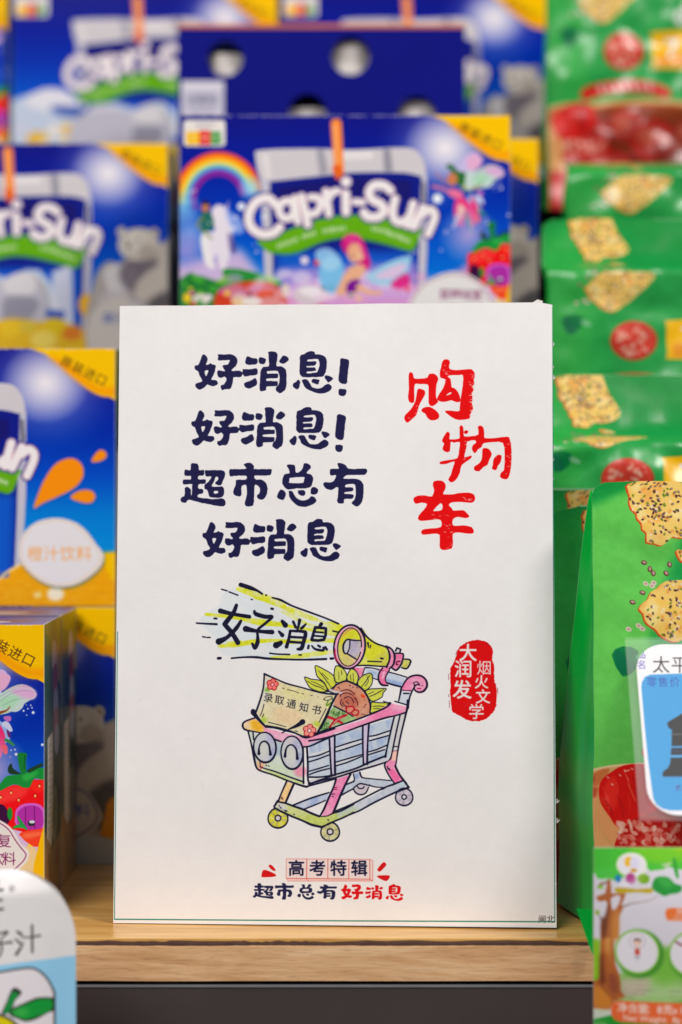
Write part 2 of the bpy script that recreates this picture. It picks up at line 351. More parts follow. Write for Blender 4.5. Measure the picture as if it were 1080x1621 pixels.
    PINK = '#f29ac0'; BLUE = '#c3d0e4'; GR = '#dcd8da'
    c.poly("305,520 410,520 375,610 345,590", '#f27fa8', .9, mott=.3)
    c.poly("410,525 540,545 640,570 810,625 775,690 745,700 560,650 470,625 460,580 395,575", '#cdd6e4', .95, mott=.3)
    c.poly("600,625 760,660 740,695 640,670", '#9fb3dc', .7, sm=2, soft=2); c.poly("420,540 520,560 520,600 470,600", '#a9bfdc', .6, soft=2)
    c.line("410,520 480,525 560,545 700,580 805,612", (10, 8, 10, 9, 9), INK); c.line("400,585 470,615 540,640", 7, INK); c.line("600,660 680,685 765,705", (12, 14, 12), INK); c.line("405,525 385,590", 7, INK)
    c.line("300,525 340,585 355,610", 8, '#a01a50')
    # post + knob
    c.poly("755,725 860,740 810,880 725,830", '#d3d9e6', .9, mott=.3); c.line("752,720 740,780 728,835", (16, 12, 10), INK); c.line("858,735 830,810 815,900", (12, 12, 18), INK); c.line("775,765 825,765", 10, INK)
    c.poly("830,615 890,595 950,605 990,650 995,700 960,745 910,750 870,720 865,700 840,735 790,735 760,715 790,650", PINK, 1, sm=4, mott=.3)
    c.line("755,715 790,650 830,610 890,592 950,602 990,645 995,700 960,745 912,752 875,725 885,690 915,680 930,690", (10, 12, 13, 14, 14, 16, 16, 14, 12, 12, 10, 6), '#4a1238'); c.line("860,732 880,690 870,665 900,655 925,675", (10, 10, 6, 7, 6), INK)
    c.lines("905,718 935,718;950,690 957,692", 8, '#b02060'); c.line("765,735 850,738", 8, '#a03060')
    # cone
    c.poly("395,150 420,210 480,270 560,310 610,330 640,400 620,510 560,505 440,500 340,500 310,500 380,440 405,330", '#dcdc52', 1, sm=2, mott=.3)
    c.poly("420,230 560,330 600,400 560,440 440,420 400,400", '#e0e03a', .6, sm=3, soft=3); c.poly("520,400 620,380 610,500 500,490", '#d5cf8a', .6, sm=3, soft=3)
    c.line("372,148 400,195 450,250 520,295 610,328 635,380 638,450 612,508", (14, 14, 12, 12, 12, 10, 10, 10), INK); c.line("310,505 360,500 440,500 540,508 620,512", (8, 10, 12, 10, 12), INK)
    c.line("436,285 442,328", (14, 8), INK); c.line("462,310 457,335", (10, 8), INK); c.line("435,460 500,463 565,465", 9, INK); c.lines("560,432 578,436", 14, INK)
    c.ell(262, 322, 148, 208, '#f0b6cc', .12, mott=.2); c.ell(262, 324, 108, 178, '#dcd774', .18, mott=.4)
    c.poly("250,160 330,160 370,230 370,265 260,250 200,280 170,300 200,200", '#dfe22c', .65, sm=3, soft=3, mott=.3); c.poly("170,300 200,400 300,440 240,510 180,480 150,400", '#d9cf9a', .6, sm=3, soft=3)
    c.ell(262, 322, 148, 208, (0, 0, 0), .12, a=0)
    c.poly("250,252 365,262 372,340 320,435 235,390 265,330", '#c9c1cf', 1, sm=2, mott=.3); c.poly("260,260 340,270 330,340 280,380", '#b7aec8', .5, sm=3, soft=2); c.ell(232, 318, 34, 70, '#d2cfd2', .1)
    c.line([(262 + 148 * math.cos(t) * math.cos(.12) - 208 * math.sin(t) * math.sin(.12), 322 + 148 * math.cos(t) * math.sin(.12) + 208 * math.sin(t) * math.cos(.12)) for t in np.linspace(0, 6.28, 36)], (14, 12, 16, 12, 14, 16, 14), INK, sm=0, closed=True)
    c.line([(262 + 112 * math.cos(t) * math.cos(.12) - 182 * math.sin(t) * math.sin(.12), 324 + 112 * math.cos(t) * math.sin(.12) + 182 * math.sin(t) * math.cos(.12)) for t in np.linspace(.2, 6.2, 36)], (8, 7, 9, 7, 9), '#38123c', sm=0)
    c.line("125,340 128,420 160,480", (6, 16, 6), '#e01878', a=.8); c.line("300,150 250,170 190,230", (3, 8, 3), '#e878a8', a=.7)
    c.line("262,250 230,258 205,300 202,350 218,385 240,380 262,330 265,265", (10, 12, 14, 14, 12, 9, 9, 9), INK); c.line("255,252 310,262 368,262", (12, 10, 9), INK); c.line("242,388 290,418 325,440", (12, 11, 10), INK)
    # collar + grip
    c.poly("690,395 770,380 775,420 740,500 700,545 665,520", '#f092b8', 1, sm=2, mott=.3); c.poly("770,440 835,445 840,470 800,530 755,520", '#d6d172', 1, mott=.3)
    c.poly("612,318 660,350 690,420 680,490 640,530 615,520 640,440 635,370", '#f0a0c0', 1, sm=3, mott=.3)
    c.poly("560,525 640,530 610,600 600,640 625,690 575,690 540,640 535,580", '#f291b6', 1, sm=3, mott=.35); c.line("590,560 575,620", 10, '#fadce6', a=.7)
    c.line("610,320 660,345 690,410 678,490 640,530", (16, 12, 16, 14, 12), INK); c.line("612,325 642,380 645,440 615,520", (12, 9, 9, 10), '#4a1238'); c.line("575,525 540,580 538,640 570,685 625,690", (10, 12, 14, 16, 12), '#3a0e34'); c.line("640,545 608,600 602,640 618,670", (10, 9, 9, 8), '#4a1238')
    c.poly("712,333 748,348 738,378 698,368", GR); c.line("698,362 712,333 748,348 738,380", (12, 12, 12, 12), INK, sm=0)
    c.line("695,385 745,385 772,395 765,450 745,500 705,545 665,525", (12, 10, 12, 12, 14, 14, 12), INK); c.line("740,460 712,465 705,490 722,492", 9, '#80103c')
    c.line("775,440 825,442 842,465 815,520 790,530 755,520", (10, 12, 14, 12, 12, 10), INK, sm=2)
    # ---- sunflower
    c.view(475, 1040, 6)
    LEAF = '#d5d95c'
    petals = [("45,190 110,210 190,220 240,260 265,310 300,320 200,330 110,300 75,260", "70,225 130,265 200,290 250,320"),
              ("150,80 220,110 290,150 330,190 345,250 310,290 270,310 230,240 170,190 150,130", "180,130 250,220 300,290"),
              ("340,85 400,100 440,150 445,200 420,230 345,240 325,180", "370,140 372,210"), ("490,110 540,140 555,200 530,260 470,235 445,200 460,150", "505,150 510,240"),
              ("675,155 690,220 670,280 610,320 560,280 550,230 600,175", "665,170 620,240 580,290"), ("820,300 790,340 780,380 700,420 660,400 620,330 660,305 740,300", "800,305 720,350 660,375"),
              ("865,435 810,490 740,510 670,530 675,470 680,430 740,432 800,435", "690,470 740,465 800,470")]
    for o, v in petals:
        c.poly(o, LEAF, 1, sm=3, mott=.2); c.poly(o, '#e3e07a', .35, sm=3, mott=1.0); c.line(o, (7, 6, 8, 7, 6), INK, closed=True, sm=3); c.line(v, (3, 6, 3), INK)
    c.lines("640,190 650,230 620,275;700,330 650,350;700,490 760,488;110,230 160,250 230,285;210,150 270,210;395,130 400,170;480,170 485,220", 4, INK)
    c.poly("305,320 340,270 400,235 450,228 520,255 590,300 640,370 668,450 665,520 620,560 540,590 480,540 400,500 320,460 350,350", '#dca48c', 1, sm=3, mott=.15)
    c.poly("380,330 480,310 540,380 540,460 450,500 380,430", '#b8675c', .55, sm=3, soft=4, mott=.5); c.ell(600, 370, 26, 16, '#ef5a22', .5, a=.6, soft=2)
    c.line("305,320 340,270 400,235 450,228 520,255 590,300 640,370 668,450 665,530", (9, 9, 12, 12, 14, 14, 14, 12, 10), INK)
    BR_ = '#5a2228'
    c.lines("385,370 400,350 450,340 500,360;520,385 545,420 550,460;395,400 385,440 410,470;420,390 460,375 495,395 510,430;405,430 425,460 450,470;440,420 455,430 465,445;360,350 395,320 460,310 520,350", 6, BR_, rough=1.)
    c.lines("360,290 372,285;375,300 380,300;470,270 478,268;540,290 548,292;610,470 616,474;620,455 626,450;590,540 596,542;612,545 618,547;500,285 506,286", 6, BR_); c.ell(600, 372, 10, 6, '#f04a18')
    c.poly("280,300 350,320 410,335 360,350 290,335", '#dccfd0', .95, sm=3); c.line("250,315 330,345 365,345", 9, INK)
    # green bundle with ribbon
    c.poly("320,465 400,505 470,545 540,590 400,640 190,700 240,580", '#a9c48e', 1, sm=0, mott=.3); c.line("320,462 400,502 470,540 540,592", (9, 11, 9, 8), INK)
    for k in range(60):
        a_, b_ = _rng.random(2); xx, yy = (300 + 130 * a_, 500 + 45 * b_) if k % 2 else (215 + 70 * a_, 610 + 70 * b_)
        c.line([(xx, yy), (xx + 14 * _rng.normal(), yy + 20)], 4, ('#4c8a3e', '#6b7a2a', '#2e6a3a')[k % 3], a=.75)
    c.poly("420,600 520,560 540,590 430,630", '#b5cf98', 1)
    R2 = '#c8141e'
    c.line("260,565 330,590 400,625", (22, 20, 18), R2); c.line("262,572 400,628", 5, '#f5a0a0', a=.7); c.line("285,665 330,600 400,560 450,545", (14, 12, 12, 10), R2); c.line("310,660 345,605 400,572", 8, '#efc9c9', a=.8)
    c.line("320,640 375,590 440,556", 6, R2); c.line("445,520 440,480 470,465 510,475 515,500 480,530 450,525", 10, R2); c.line("490,525 520,500 555,510 550,545 510,550 490,528", 10, R2); c.poly("455,480 490,475 500,500 470,515", '#f0a090', .7)
    # ---- cart rim and basket
    c.view(380, 1130, 7.2)
    c.poly("95,195 160,215 400,290 460,330 730,380 740,780 260,620 200,620 160,470", '#d9e0d4', 1, mott=.3)
    c.poly("260,560 400,560 620,640 720,740 600,730 260,610", '#d6e0cb', .8, sm=2, soft=3); c.poly("400,320 470,330 470,500 400,450", '#bccbd8', .8, soft=2)
    c.poly("262,615 500,695 720,775 720,800 500,760 250,650", '#cfdc9a', .9, mott=.3); c.poly("190,530 260,560 300,560 240,630 200,620", '#f0c0a0', .8, soft=2)
    c.poly("50,100 170,50 300,160 750,270 1080,165 1080,235 740,375 460,315 230,210 60,175", '#f0b2cc', 1, mott=.2); c.poly("50,105 165,55 270,150 280,215 200,205 60,170 45,130", '#f3d28a', 1, soft=2)
    c.poly("130,90 200,80 250,140 240,200 160,160", '#f0bc2c', .8, sm=3, soft=4); c.poly("45,115 90,85 120,130 100,170 55,160", '#f0dfd2', .8, soft=3)
    c.ell(690, 655, 75, 60, '#f29ab8', a=.75, soft=4)
    # side wall
    c.view(510, 1110, 7.2)
    c.poly("-150,480 820,185 770,700 400,790 0,890 -150,850", '#ccd5e0', 1, mott=.25); c.poly("815,185 965,130 870,560 770,690 770,640", '#dcdada', 1)
    for o in ("-140,490 -70,470 -70,600 -140,620", "-40,440 -10,430 -10,590 -40,600", "155,400 260,370 260,480 160,500", "300,360 455,310 455,420 330,440", "160,570 220,560 220,690 160,690", "250,540 455,490 455,590 250,640", "160,740 240,720 240,800 165,810", "540,290 590,270 590,400 540,400", "730,220 790,200 770,330 740,320", "540,450 580,440 580,560 540,560", "540,630 700,580 700,620 540,680", "620,430 740,400 740,480 620,520"):
        c.poly(o, '#a9b9dc', .55, soft=3, mott=.6)
    for o in ("-150,600 90,545 90,590 -150,650", "160,520 460,435 445,480 160,570", "160,690 460,600 455,630 160,735", "540,400 775,335 770,385 540,450", "525,570 745,500 720,550 525,610"): c.poly(o, '#dfdfe2', .9)
    c.poly("85,430 145,405 145,820 110,830", '#d9cfe0', 1); c.poly("465,285 535,265 520,700 470,710", '#d8cde2', 1)
    c.poly("-160,900 400,770 730,650 780,640 740,690 420,800 60,910 -160,960", '#dbd8dc', 1)
    c.poly("-150,385 200,290 480,205 770,20 960,60 955,125 800,175 560,240 280,325 -150,450", '#f5aecb', 1, mott=.2); c.poly("560,170 780,60 940,110 800,160 600,215", '#f58cb8', .55, sm=2, soft=4); c.poly("790,60 900,60 930,100 820,110", '#f5c4d6', .7, sm=2, soft=3)
    W = (11, 13, 11)
    c.line("-150,385 0,340 180,280 430,195 700,85 780,25 745,35", (14, 15, 13, 15, 16, 12, 8), INK); c.line("780,30 700,0", 10, INK)
    c.line("830,0 900,20 965,40", 12, INK); c.line("975,-10 975,60 960,125 930,250 890,420 858,600 835,745", (18, 24, 18, 15, 15, 14, 16), INK)
    c.line("-150,450 0,425 180,375 460,275 700,195 830,165 960,125", (14, 15, 14, 16, 17, 13, 14), INK)
    c.line("85,430 95,620 105,830", (16, 14, 17), INK); c.line("148,400 145,600 150,835", (14, 16, 22), INK); c.line("465,285 465,500 472,715", (16, 16, 15), INK); c.line("535,260 520,480 515,715", (18, 15, 20), INK)
    c.line("822,180 790,310 765,420 735,560 722,630", (14, 16, 15, 14, 22), INK); c.line("890,155 850,330 815,500 790,630 760,680 730,690", (13, 14, 14, 16, 15, 12), INK)
    c.lines("158,520 300,475 455,430;158,572 300,530 445,480;155,692 300,650 460,605;155,735 300,690 455,625;540,398 620,385 770,335;540,450 650,420 765,388;530,575 620,550 745,497;525,610 620,580 715,550", W, INK)
    c.line("-145,862 0,860 160,830 380,765 540,695 715,625", (16, 14, 15, 16, 18, 16), INK); c.line("-150,940 0,900 180,860 400,790 600,735 735,690", (18, 14, 15, 16, 15, 12), INK)
    c.lines("820,515 858,515;800,575 860,560", 9, INK)
    # right rear leg
    c.poly("810,570 855,560 835,740 915,880 905,910 830,930 720,740 735,695 790,660", '#f29fc2', 1, mott=.2); c.poly("805,575 855,560 840,680 790,670", '#f5d2c0', 1, soft=2); c.poly("740,790 800,760 900,880 830,925", '#f77fb2', .7, soft=3)
    c.line("720,705 715,745 760,840 825,935", (14, 14, 14, 13), INK); c.line("835,740 880,830 960,935", (17, 17, 17), INK); c.lines("745,742 752,775;765,765 772,785", 10, INK)
    # undercarriage
    c.view(530, 1190, 7.714)
    c.poly("235,265 300,245 320,300 370,318 690,350 710,395 600,430 420,405 310,390 95,515 130,410 240,350", '#ccd2de', 1, mott=.3); c.poly("240,270 300,255 300,320 250,340", '#a6b6dc', .8, soft=2)
    c.ell(325, 440, 92, 82, '#d8cfd6'); c.poly("225,430 310,390 420,400 430,340 225,340", '#ccd2de', 1); c.line("228,450 260,500 320,522 380,500 415,430", (12, 14, 14, 13, 10), INK); c.line("280,425 300,445 340,445 360,425", 12, INK)
    c.line("90,515 200,460 290,395 330,388 420,408 500,428 600,435", (12, 13, 13, 14, 12, 11, 10), INK); c.line("130,405 200,380 240,350 230,270", (10, 12, 12, 12), INK); c.line("308,250 325,300 360,318 520,335 690,350", (16, 16, 12, 10, 10), INK); c.line("580,460 620,438", 10, INK); c.lines("425,400 430,415", 10, INK)
    c.poly("0,730 200,650 450,540 720,400 820,350 870,420 700,520 450,650 200,770 0,840", '#c9cfdc', 1, mott=.3); c.poly("0,740 200,680 300,700 0,840", '#cfd8a8', .8, soft=4); c.poly("780,370 860,390 860,420 800,430", '#cfdfe4', .8, soft=2)
    c.line("0,725 200,642 420,530 600,440 720,395 830,352", (14, 16, 15, 16, 18, 14), INK); c.line("0,845 130,785 300,718 450,635 600,560 760,485 900,430", (14, 15, 15, 17, 16, 18, 16), INK); c.line("740,170 800,290 905,432", (18, 17, 19), INK)
    def wheel(cx, cy, r, col, hub, rh):
        c.ell(cx, cy, r, r, col, mott=.2)
        for k in range(9):
            t = k * .7 + .2; c.poly([(cx, cy), (cx + r * .92 * math.cos(t), cy + r * .92 * math.sin(t)), (cx + r * .92 * math.cos(t + .3), cy + r * .92 * math.sin(t + .3))], ('#b9b0c0', '#e8e4e8', '#a9a4b4')[k % 3], .5)
        t = np.linspace(0, 6.28, 26)
        c.line([(cx + r * math.cos(q) * (1 + .02 * math.sin(3 * q)), cy + r * math.sin(q)) for q in t], (13, 16, 12, 15, 13), INK, sm=0); c.ell(cx, cy, rh, rh, hub)
        c.line([(cx + rh * math.cos(q), cy + rh * math.sin(q)) for q in t], 12, INK, sm=0)
    wheel(848, 550, 106, '#d2cad4', '#e6e2e6', 28)
    c.line("760,487 905,432", 18, INK)
    c.view(410, 1210, 7.2)
    c.poly("390,465 700,345 800,320 770,400 510,515", '#b4c1de', 1, mott=.4); c.line("385,465 600,380 800,318", (14, 15, 12), INK); c.line("510,510 640,460 760,408", (13, 12, 10), INK)
    c.poly("940,250 1080,200 1080,280 950,350", '#cdd6e2', 1, mott=.3); c.line("1000,225 1080,190", 12, INK); c.line("950,345 1010,310 1080,275", 12, INK)
    c.poly("315,200 395,220 300,440 230,420", '#f3d09a', 1, mott=.2); c.line("318,190 260,320 220,425", (16, 13, 18), INK); c.line("395,230 350,330 305,435", (20, 20, 18), INK); c.lines("258,380 275,395;265,370 262,392", 8, '#7a4a10')
    wheel(218, 610, 113, '#dcd84e', '#dcd5da', 33); wheel(812, 765, 107, '#d8d49a', '#dcd5da', 34)
    c.poly("215,425 310,440 500,510 690,590 720,595 850,555 1080,450 1080,540 900,630 720,715 680,705 480,640 340,570 195,500", '#cfd888', 1, mott=.3); c.poly("215,430 300,450 330,520 260,530 190,490", '#dddbe0', .9, soft=4); c.poly("880,540 1080,450 1080,530 900,610", '#ccd5d8', .8, soft=3)
    c.poly("880,165 1045,115 930,340 860,540 800,585 720,580 800,360", '#f29ac2', 1, sm=0, mott=.15); c.poly("720,580 780,460 860,500 820,575", '#f3c6d4', .7, soft=4)
    c.line("880,165 850,260 800,370 745,500 695,590", (17, 16, 18, 18, 14), INK); c.line("1045,110 985,230 935,340 890,450 850,545", (20, 18, 20, 20, 20), INK); c.line("710,590 780,585 850,552 940,525 1080,450", (9, 8, 14, 15, 16), INK)
    c.lines("862,262 890,258;862,280 890,284", 8, '#a00838'); c.lines("838,338 844,336;858,332 862,334;838,362 846,364", 9, INK)
    c.line("215,415 190,455 185,495 330,570 500,640 600,685 720,712", (20, 18, 16, 18, 17, 22, 20), INK); c.line("225,425 310,442 400,475 500,510 600,555 690,590", (14, 16, 18, 18, 20, 18), INK)
    c.line("720,712 850,650 960,605 1080,545", (18, 15, 15, 14), INK); c.lines("232,468 236,474;248,488 254,496;300,520 322,532;398,566 406,570;785,630 795,632", 10, INK)
    # front face lines and glasses
    c.view(380, 1130, 7.2)
    c.line("95,200 130,340 165,510 190,610 245,650 400,700 560,765 740,825 800,815 1080,740", (14, 14, 20, 16, 15, 13, 14, 20, 15, 14), INK); c.line("150,210 158,290", 13, INK); c.line("228,545 235,590 245,608 400,655 560,715 730,775", (8, 7, 10, 12, 13, 14), INK); c.line("240,612 262,600 225,640", 6, '#c03010')
    c.line("722,380 725,560 725,790", (14, 13, 16), INK); c.line("765,385 775,560 785,780 900,755 1080,695", (18, 18, 16, 14, 14), INK)
    c.lines("775,495 900,470 1020,420;785,545 900,510 1015,465;780,655 900,620 1010,585;790,690 900,650 1020,620", W, INK)
    c.line("1020,285 1030,480 1045,700", 15, INK); c.line("1078,260 1080,480", 12, INK)
    c.line("305,150 400,160 500,185 640,220 750,268 900,225 1080,165", (12, 13, 14, 15, 18, 15, 15), INK)
    c.line("170,45 60,85 32,130 60,178 160,200 230,212", (14, 14, 18, 16, 12, 10), INK); c.line("385,285 470,315", 15, INK); c.line("720,375 800,365 900,320 1080,240", (14, 14, 16, 16), INK)
    for cx, cy, rx, ry, rt in ((285, 380, 128, 172, -.08), (595, 440, 126, 188, -.03)):
        c.ell(cx, cy, rx, ry, '#d3d4d8', rt, mott=.15); c.ell(cx + 60, cy - 90, 50, 60, '#b9b6d8', rt, a=.6, soft=5); c.ell(cx + 90, cy + 60, 30, 90, '#a9b4dc', .2, a=.6, soft=5); c.ell(cx - 20, cy + 20, 60, 90, '#dcdcd4', 0, a=.7, soft=5)
        t = np.linspace(0, 6.28, 34)
        c.line([(cx + rx * math.cos(q) * math.cos(rt) - ry * math.sin(q) * math.sin(rt), cy + rx * math.cos(q) * math.sin(rt) + ry * math.sin(q) * math.cos(rt)) for q in t], (16, 20, 13, 12, 17), INK, sm=0)
    c.line("218,450 220,380 245,325 290,312 330,350 342,410 350,458", (26, 13, 13, 15, 16, 18, 24), INK); c.ell(218, 450, 18, 18, INK); c.ell(348, 458, 17, 17, INK)
    c.line("515,480 530,390 570,352 610,360 645,410 655,500", (24, 14, 13, 14, 16, 24), INK); c.ell(515, 482, 16, 17, INK); c.ell(655, 505, 17, 20, INK)
    c.lines("298,585 306,588;328,590 334,594", 9, INK)
    # ---- the admission letter
    c.view(395, 1050, 7.2)
    o = "172,120 300,175 430,230 600,275 780,325 900,345 995,350 930,480 860,640 770,780 660,835 480,780 340,740 195,710 75,555 120,430 160,280"
    c.poly(o, '#e6dcba', 1, mott=.1); c.poly("300,500 600,560 560,720 300,660", '#ecd0ae', .6, sm=3, soft=6); c.poly("172,120 260,165 200,420 120,560 90,540", '#e3e0d6', .8, soft=5); c.poly("400,260 700,330 660,420 420,400", '#e6dfa8', .6, sm=3, soft=6)
    c.line("172,120 300,175 430,230 600,275 780,325 900,345 1000,350", (18, 12, 14, 12, 13, 15, 16), INK); c.line("172,120 160,280 120,430 75,555", (14, 14, 16, 18), INK)
    c.line("995,352 930,480 860,640 775,790", (16, 20, 24, 18), INK); c.line("195,710 340,735 480,775 640,835 780,785", (14, 14, 14, 16, 14), INK)
    c.line("45,560 110,640 190,725", (46, 26, 16), INK); c.ell(48, 555, 30, 38, INK, -.4)
    c.line("610,665 540,710 450,750 375,790", (46, 30, 12, 10), INK); c.ell(605, 665, 32, 28, INK, -.4)
    G2 = '#a8cc3a'
    c.ell(165, 640, 36, 40, G2, a=.7, soft=5, mott=.5); c.ell(205, 300, 30, 22, '#7ab838', a=.8, soft=3); c.ell(770, 690, 40, 30, '#c3d64a', a=.8, soft=4); c.ell(900, 470, 30, 22, '#b6d84c', a=.8, soft=3)
    def flower(cx, cy, r, petal, edge, inner):
        for k in range(5):
            t = k * 1.257 - 1.4; px_, py_ = cx + r * .6 * math.cos(t), cy + r * .6 * math.sin(t)
            c.ell(px_, py_, r * .44, r * .44, petal); c.line([(px_ + r * .44 * math.cos(t + q), py_ + r * .44 * math.sin(t + q)) for q in np.linspace(-1.9, 1.9, 9)], 7, edge, sm=0)
        c.ell(cx, cy, r * .36, r * .36, petal); c.ell(cx, cy, r * .22, r * .22, inner); c.line([(cx + r * .3 * math.cos(q), cy + r * .3 * math.sin(q)) for q in np.linspace(0, 6.28, 12)], 5, '#901020', sm=0)
    flower(265, 240, 66, '#f4918c', '#b8262c', '#f8c8c0'); flower(685, 765, 72, '#f2a49c', '#b8262c', '#f4e0d8')
    c.line("845,410 880,380 940,378 940,400 905,415 880,420 850,412", 6, '#4a5a20'); c.line("940,385 945,430 890,475 880,465 905,415", 7, '#4a7a20')
    c.lines("380,280 400,288;435,297 520,320 570,340;600,345 625,348;700,362 725,368;780,382 790,384", (6, 5, 4), '#4a4228'); c.lines("168,465 145,550 122,600;165,575 150,610;875,515 830,600 795,670;220,670 300,690 420,722;520,770 550,774", (7, 7, 6), INK)
    c.text('录', 218, 392, 112, INK, rot=.13, bold=.016); c.text('取', 345, 420, 112, INK, rot=.14, bold=.016); c.text('通', 480, 462, 112, INK, rot=.16, bold=.016)
    c.text('知', 622, 502, 112, INK, rot=.18, bold=.016); c.text('书', 765, 530, 118, INK, rot=.2, bold=.018)
    # denser watercolour inside the drawing
    c.view(); q = c.m([(305, 915), (690, 1340)]).astype(int); x0, y0, x1, y1 = q[0][0], q[0][1], q[1][0], q[1][1]
    pap = rgb(PAPER); reg = c.px[y0:y1, x0:x1]; reg[:] = np.clip(pap + (reg - pap) * 1.28, np.array([.08, .08, .19], np.float32), 1)
    hatch = (_noise(y1 - y0, x1 - x0, 3, 41) + _noise(y1 - y0, x1 - x0, 7, 42))[..., None]
    amt = np.clip(np.abs(reg - pap).max(2, keepdims=True) * 4 - .1, 0, 1); reg[:] = np.clip(reg + hatch * .055 * amt, 0, 1)
    # ---- seal
    c.pen = 1.
    c.view(690, 1000, 9)
    o = "405,170 480,130 590,118 690,130 760,180 805,240 812,320 800,400 830,480 828,600 835,710 862,760 865,900 862,1020 830,1130 760,1200 680,1260 500,1268 400,1230 300,1180 235,1130 215,1000 205,800 208,600 215,510 255,440 290,340 330,230"
    c.poly(o, '#dd060c', 1, sm=3, rough=3)
    for p in ("185,600 182,680", "190,980 195,1080", "185,890 188,930", "720,150 770,195", "880,800 882,880", "300,270 285,330"): c.line(p, 8, '#8a1018', a=.8, rough=1)
    WH = '#ece2e0'
    for ch, x, y, s_, b in (('大', 458, 300, 262, .032), ('润', 392, 530, 262, .026), ('发', 375, 825, 280, .03), ('烟', 688, 515, 218, .018), ('火', 650, 715, 208, .03), ('文', 672, 925, 216, .03), ('学', 578, 1140, 230, .026)):
        c.text(ch, x, y, s_, WH, bold=b)
    # ---- footer
    c.view(395, 1345, 8.3077)
    r3 = '#dc4a3c'
    c.poly("488,120 1595,125 1640,145 1640,415 1600,420 510,410 480,370", '#f0dcd8', .9)
    c.lines("485,118 1000,122 1590,126 1620,140 1618,410 510,410 482,372 485,118", 6, r3, sm=0, a=.85); c.lines("488,375 1590,385;1582,130 1584,385 1615,412;755,120 752,378;1032,122 1030,380;1310,124 1305,382;752,378 775,408", 9, r3, sm=0); c.lines("505,392 1600,400", 8, '#f2b8ae', sm=0)
    c.lines("490,250 750,250;760,250 1030,250;1040,250 1300,250;1310,250 1580,250;620,125 620,378;893,125 893,378;1170,125 1170,380;1446,125 1446,380", 3, r3, sm=0, a=.4)
    for ch, x in (('高', 618), ('考', 895), ('特', 1170), ('辑', 1443)): c.text(ch, x, 243, 218, '#16163e', bold=.03, sx=1.02)
    c.poly("258,200 290,200 340,255 335,278 300,265 258,225", '#d8161a', sm=3); c.poly("185,265 270,285 345,325 330,352 180,360 158,340", '#d8161a', sm=3)
    c.view(520, 1345, 8.3077)
    c.poly("720,165 755,180 755,210 680,285 648,270 650,245", '#d8161a', sm=3); c.poly("650,340 790,335 805,360 770,408 720,400 655,365", '#d8161a', sm=3)
    c.view(395, 1345, 8.3077)
    for g, b in (('超', (45, 437, 318, 645)), ('市', (338, 437, 585, 655)), ('总', (632, 450, 855, 655)), ('有', (888, 455, 1150, 655))):
        brush(c, g, '#22224a', .7, box=b)
    for g, b in (('女子', (1205, 455, 1500, 655)), ('消', (1520, 465, 1755, 660)), ('息', (1790, 452, 2025, 672))):
        brush(c, g, '#dc1018', .7, box=b)
    c.view()
    c.text('闸北', 865, 1455, 13.2, '#3a2c30', bold=.0)
    c.view()
    # printed trim line: bottom and both long sides
    c.line([(181.5, 1455), (540, 1457.5), (878, 1459)], 1.8, teal, sm=0, rough=.1); c.line([(874.8, 482), (878.2, 1459)], 1.3, teal, sm=0, rough=.1); c.line([(186.2, 1000), (181.3, 1455)], 1.2, teal, sm=0, rough=.1)
    c.poly([(175, 1461), (885, 1465), (885, 1475), (175, 1475)], '#dfe9f2', .8)
    for k in range(26):
        x, y = 200 + 660 * _rng.random(), 500 + 940 * _rng.random(); c.line([(x, y), (x + _rng.normal() * 5, y + _rng.normal() * 7)], .5 + .5 * _rng.random(), '#b9b0ac', a=.3, mott=1.)
    for k in range(14): c.ell(200 + 660 * _rng.random(), 500 + 940 * _rng.random(), .6, .5, '#8a8280', a=.5)
    # faint print and handling wear of the paper
    c.px += (c.n2[..., None] * .010 + _noise(c.h, c.w, 160, 11)[..., None] * .02 + _noise(c.h, c.w, 2, 17)[..., None] * .012)
    return c

# ---------------------------------------------------------------- juice cartons: flat print, laid out on a 524 x 381 grid (origin 284,185)
def carton_T(p): return (p - (284, 185)) * 2.0
def logo(c):
    def strokes(col, g):
        c.view(280, 180, 4)
        c.line("628,590 575,545 500,570 455,650 470,730 540,775 610,765 650,730", 52 + g, col, rough=0)
        c.line("745,620 720,668 670,668 645,615 675,568 725,568 745,620", 44 + g, col, rough=0); c.line("745,545 765,695", 42 + g, col, rough=0)
        c.line("790,535 828,712", 46 + g, col, rough=0); c.line("845,540 895,545 910,590 880,640 835,645", 42 + g, col, rough=0)
        c.line("942,505 962,645", 46 + g, col, rough=0); c.line("965,540 985,508 1018,500", 42 + g, col, rough=0)
        c.view(540, 180, 3.857)
        c.ell(30, 426, 30 + g / 2, 30 + g / 2, col); c.line("28,500 30,610", 50 + g, col, rough=0); c.line("82,548 132,552", 38 + g, col, rough=0)
        c.line("300,478 260,448 200,448 170,490 190,535 245,565 262,605 225,640 165,640 140,615", 50 + g, col, rough=0)
        c.line("330,530 315,600 325,655 365,675 405,650", 46 + g, col, rough=0); c.line("440,560 405,690", 46 + g, col, rough=0)
        c.line("500,585 445,700", 46 + g, col, rough=0); c.line("500,625 540,595 570,620 565,665 530,745", 44 + g, col, rough=0)
    c.view(); strokes('#0f2a86', 26); c.v = (280, 180, 4)
    strokes('#c88aa0', 9); strokes('#f4eeee', 0)
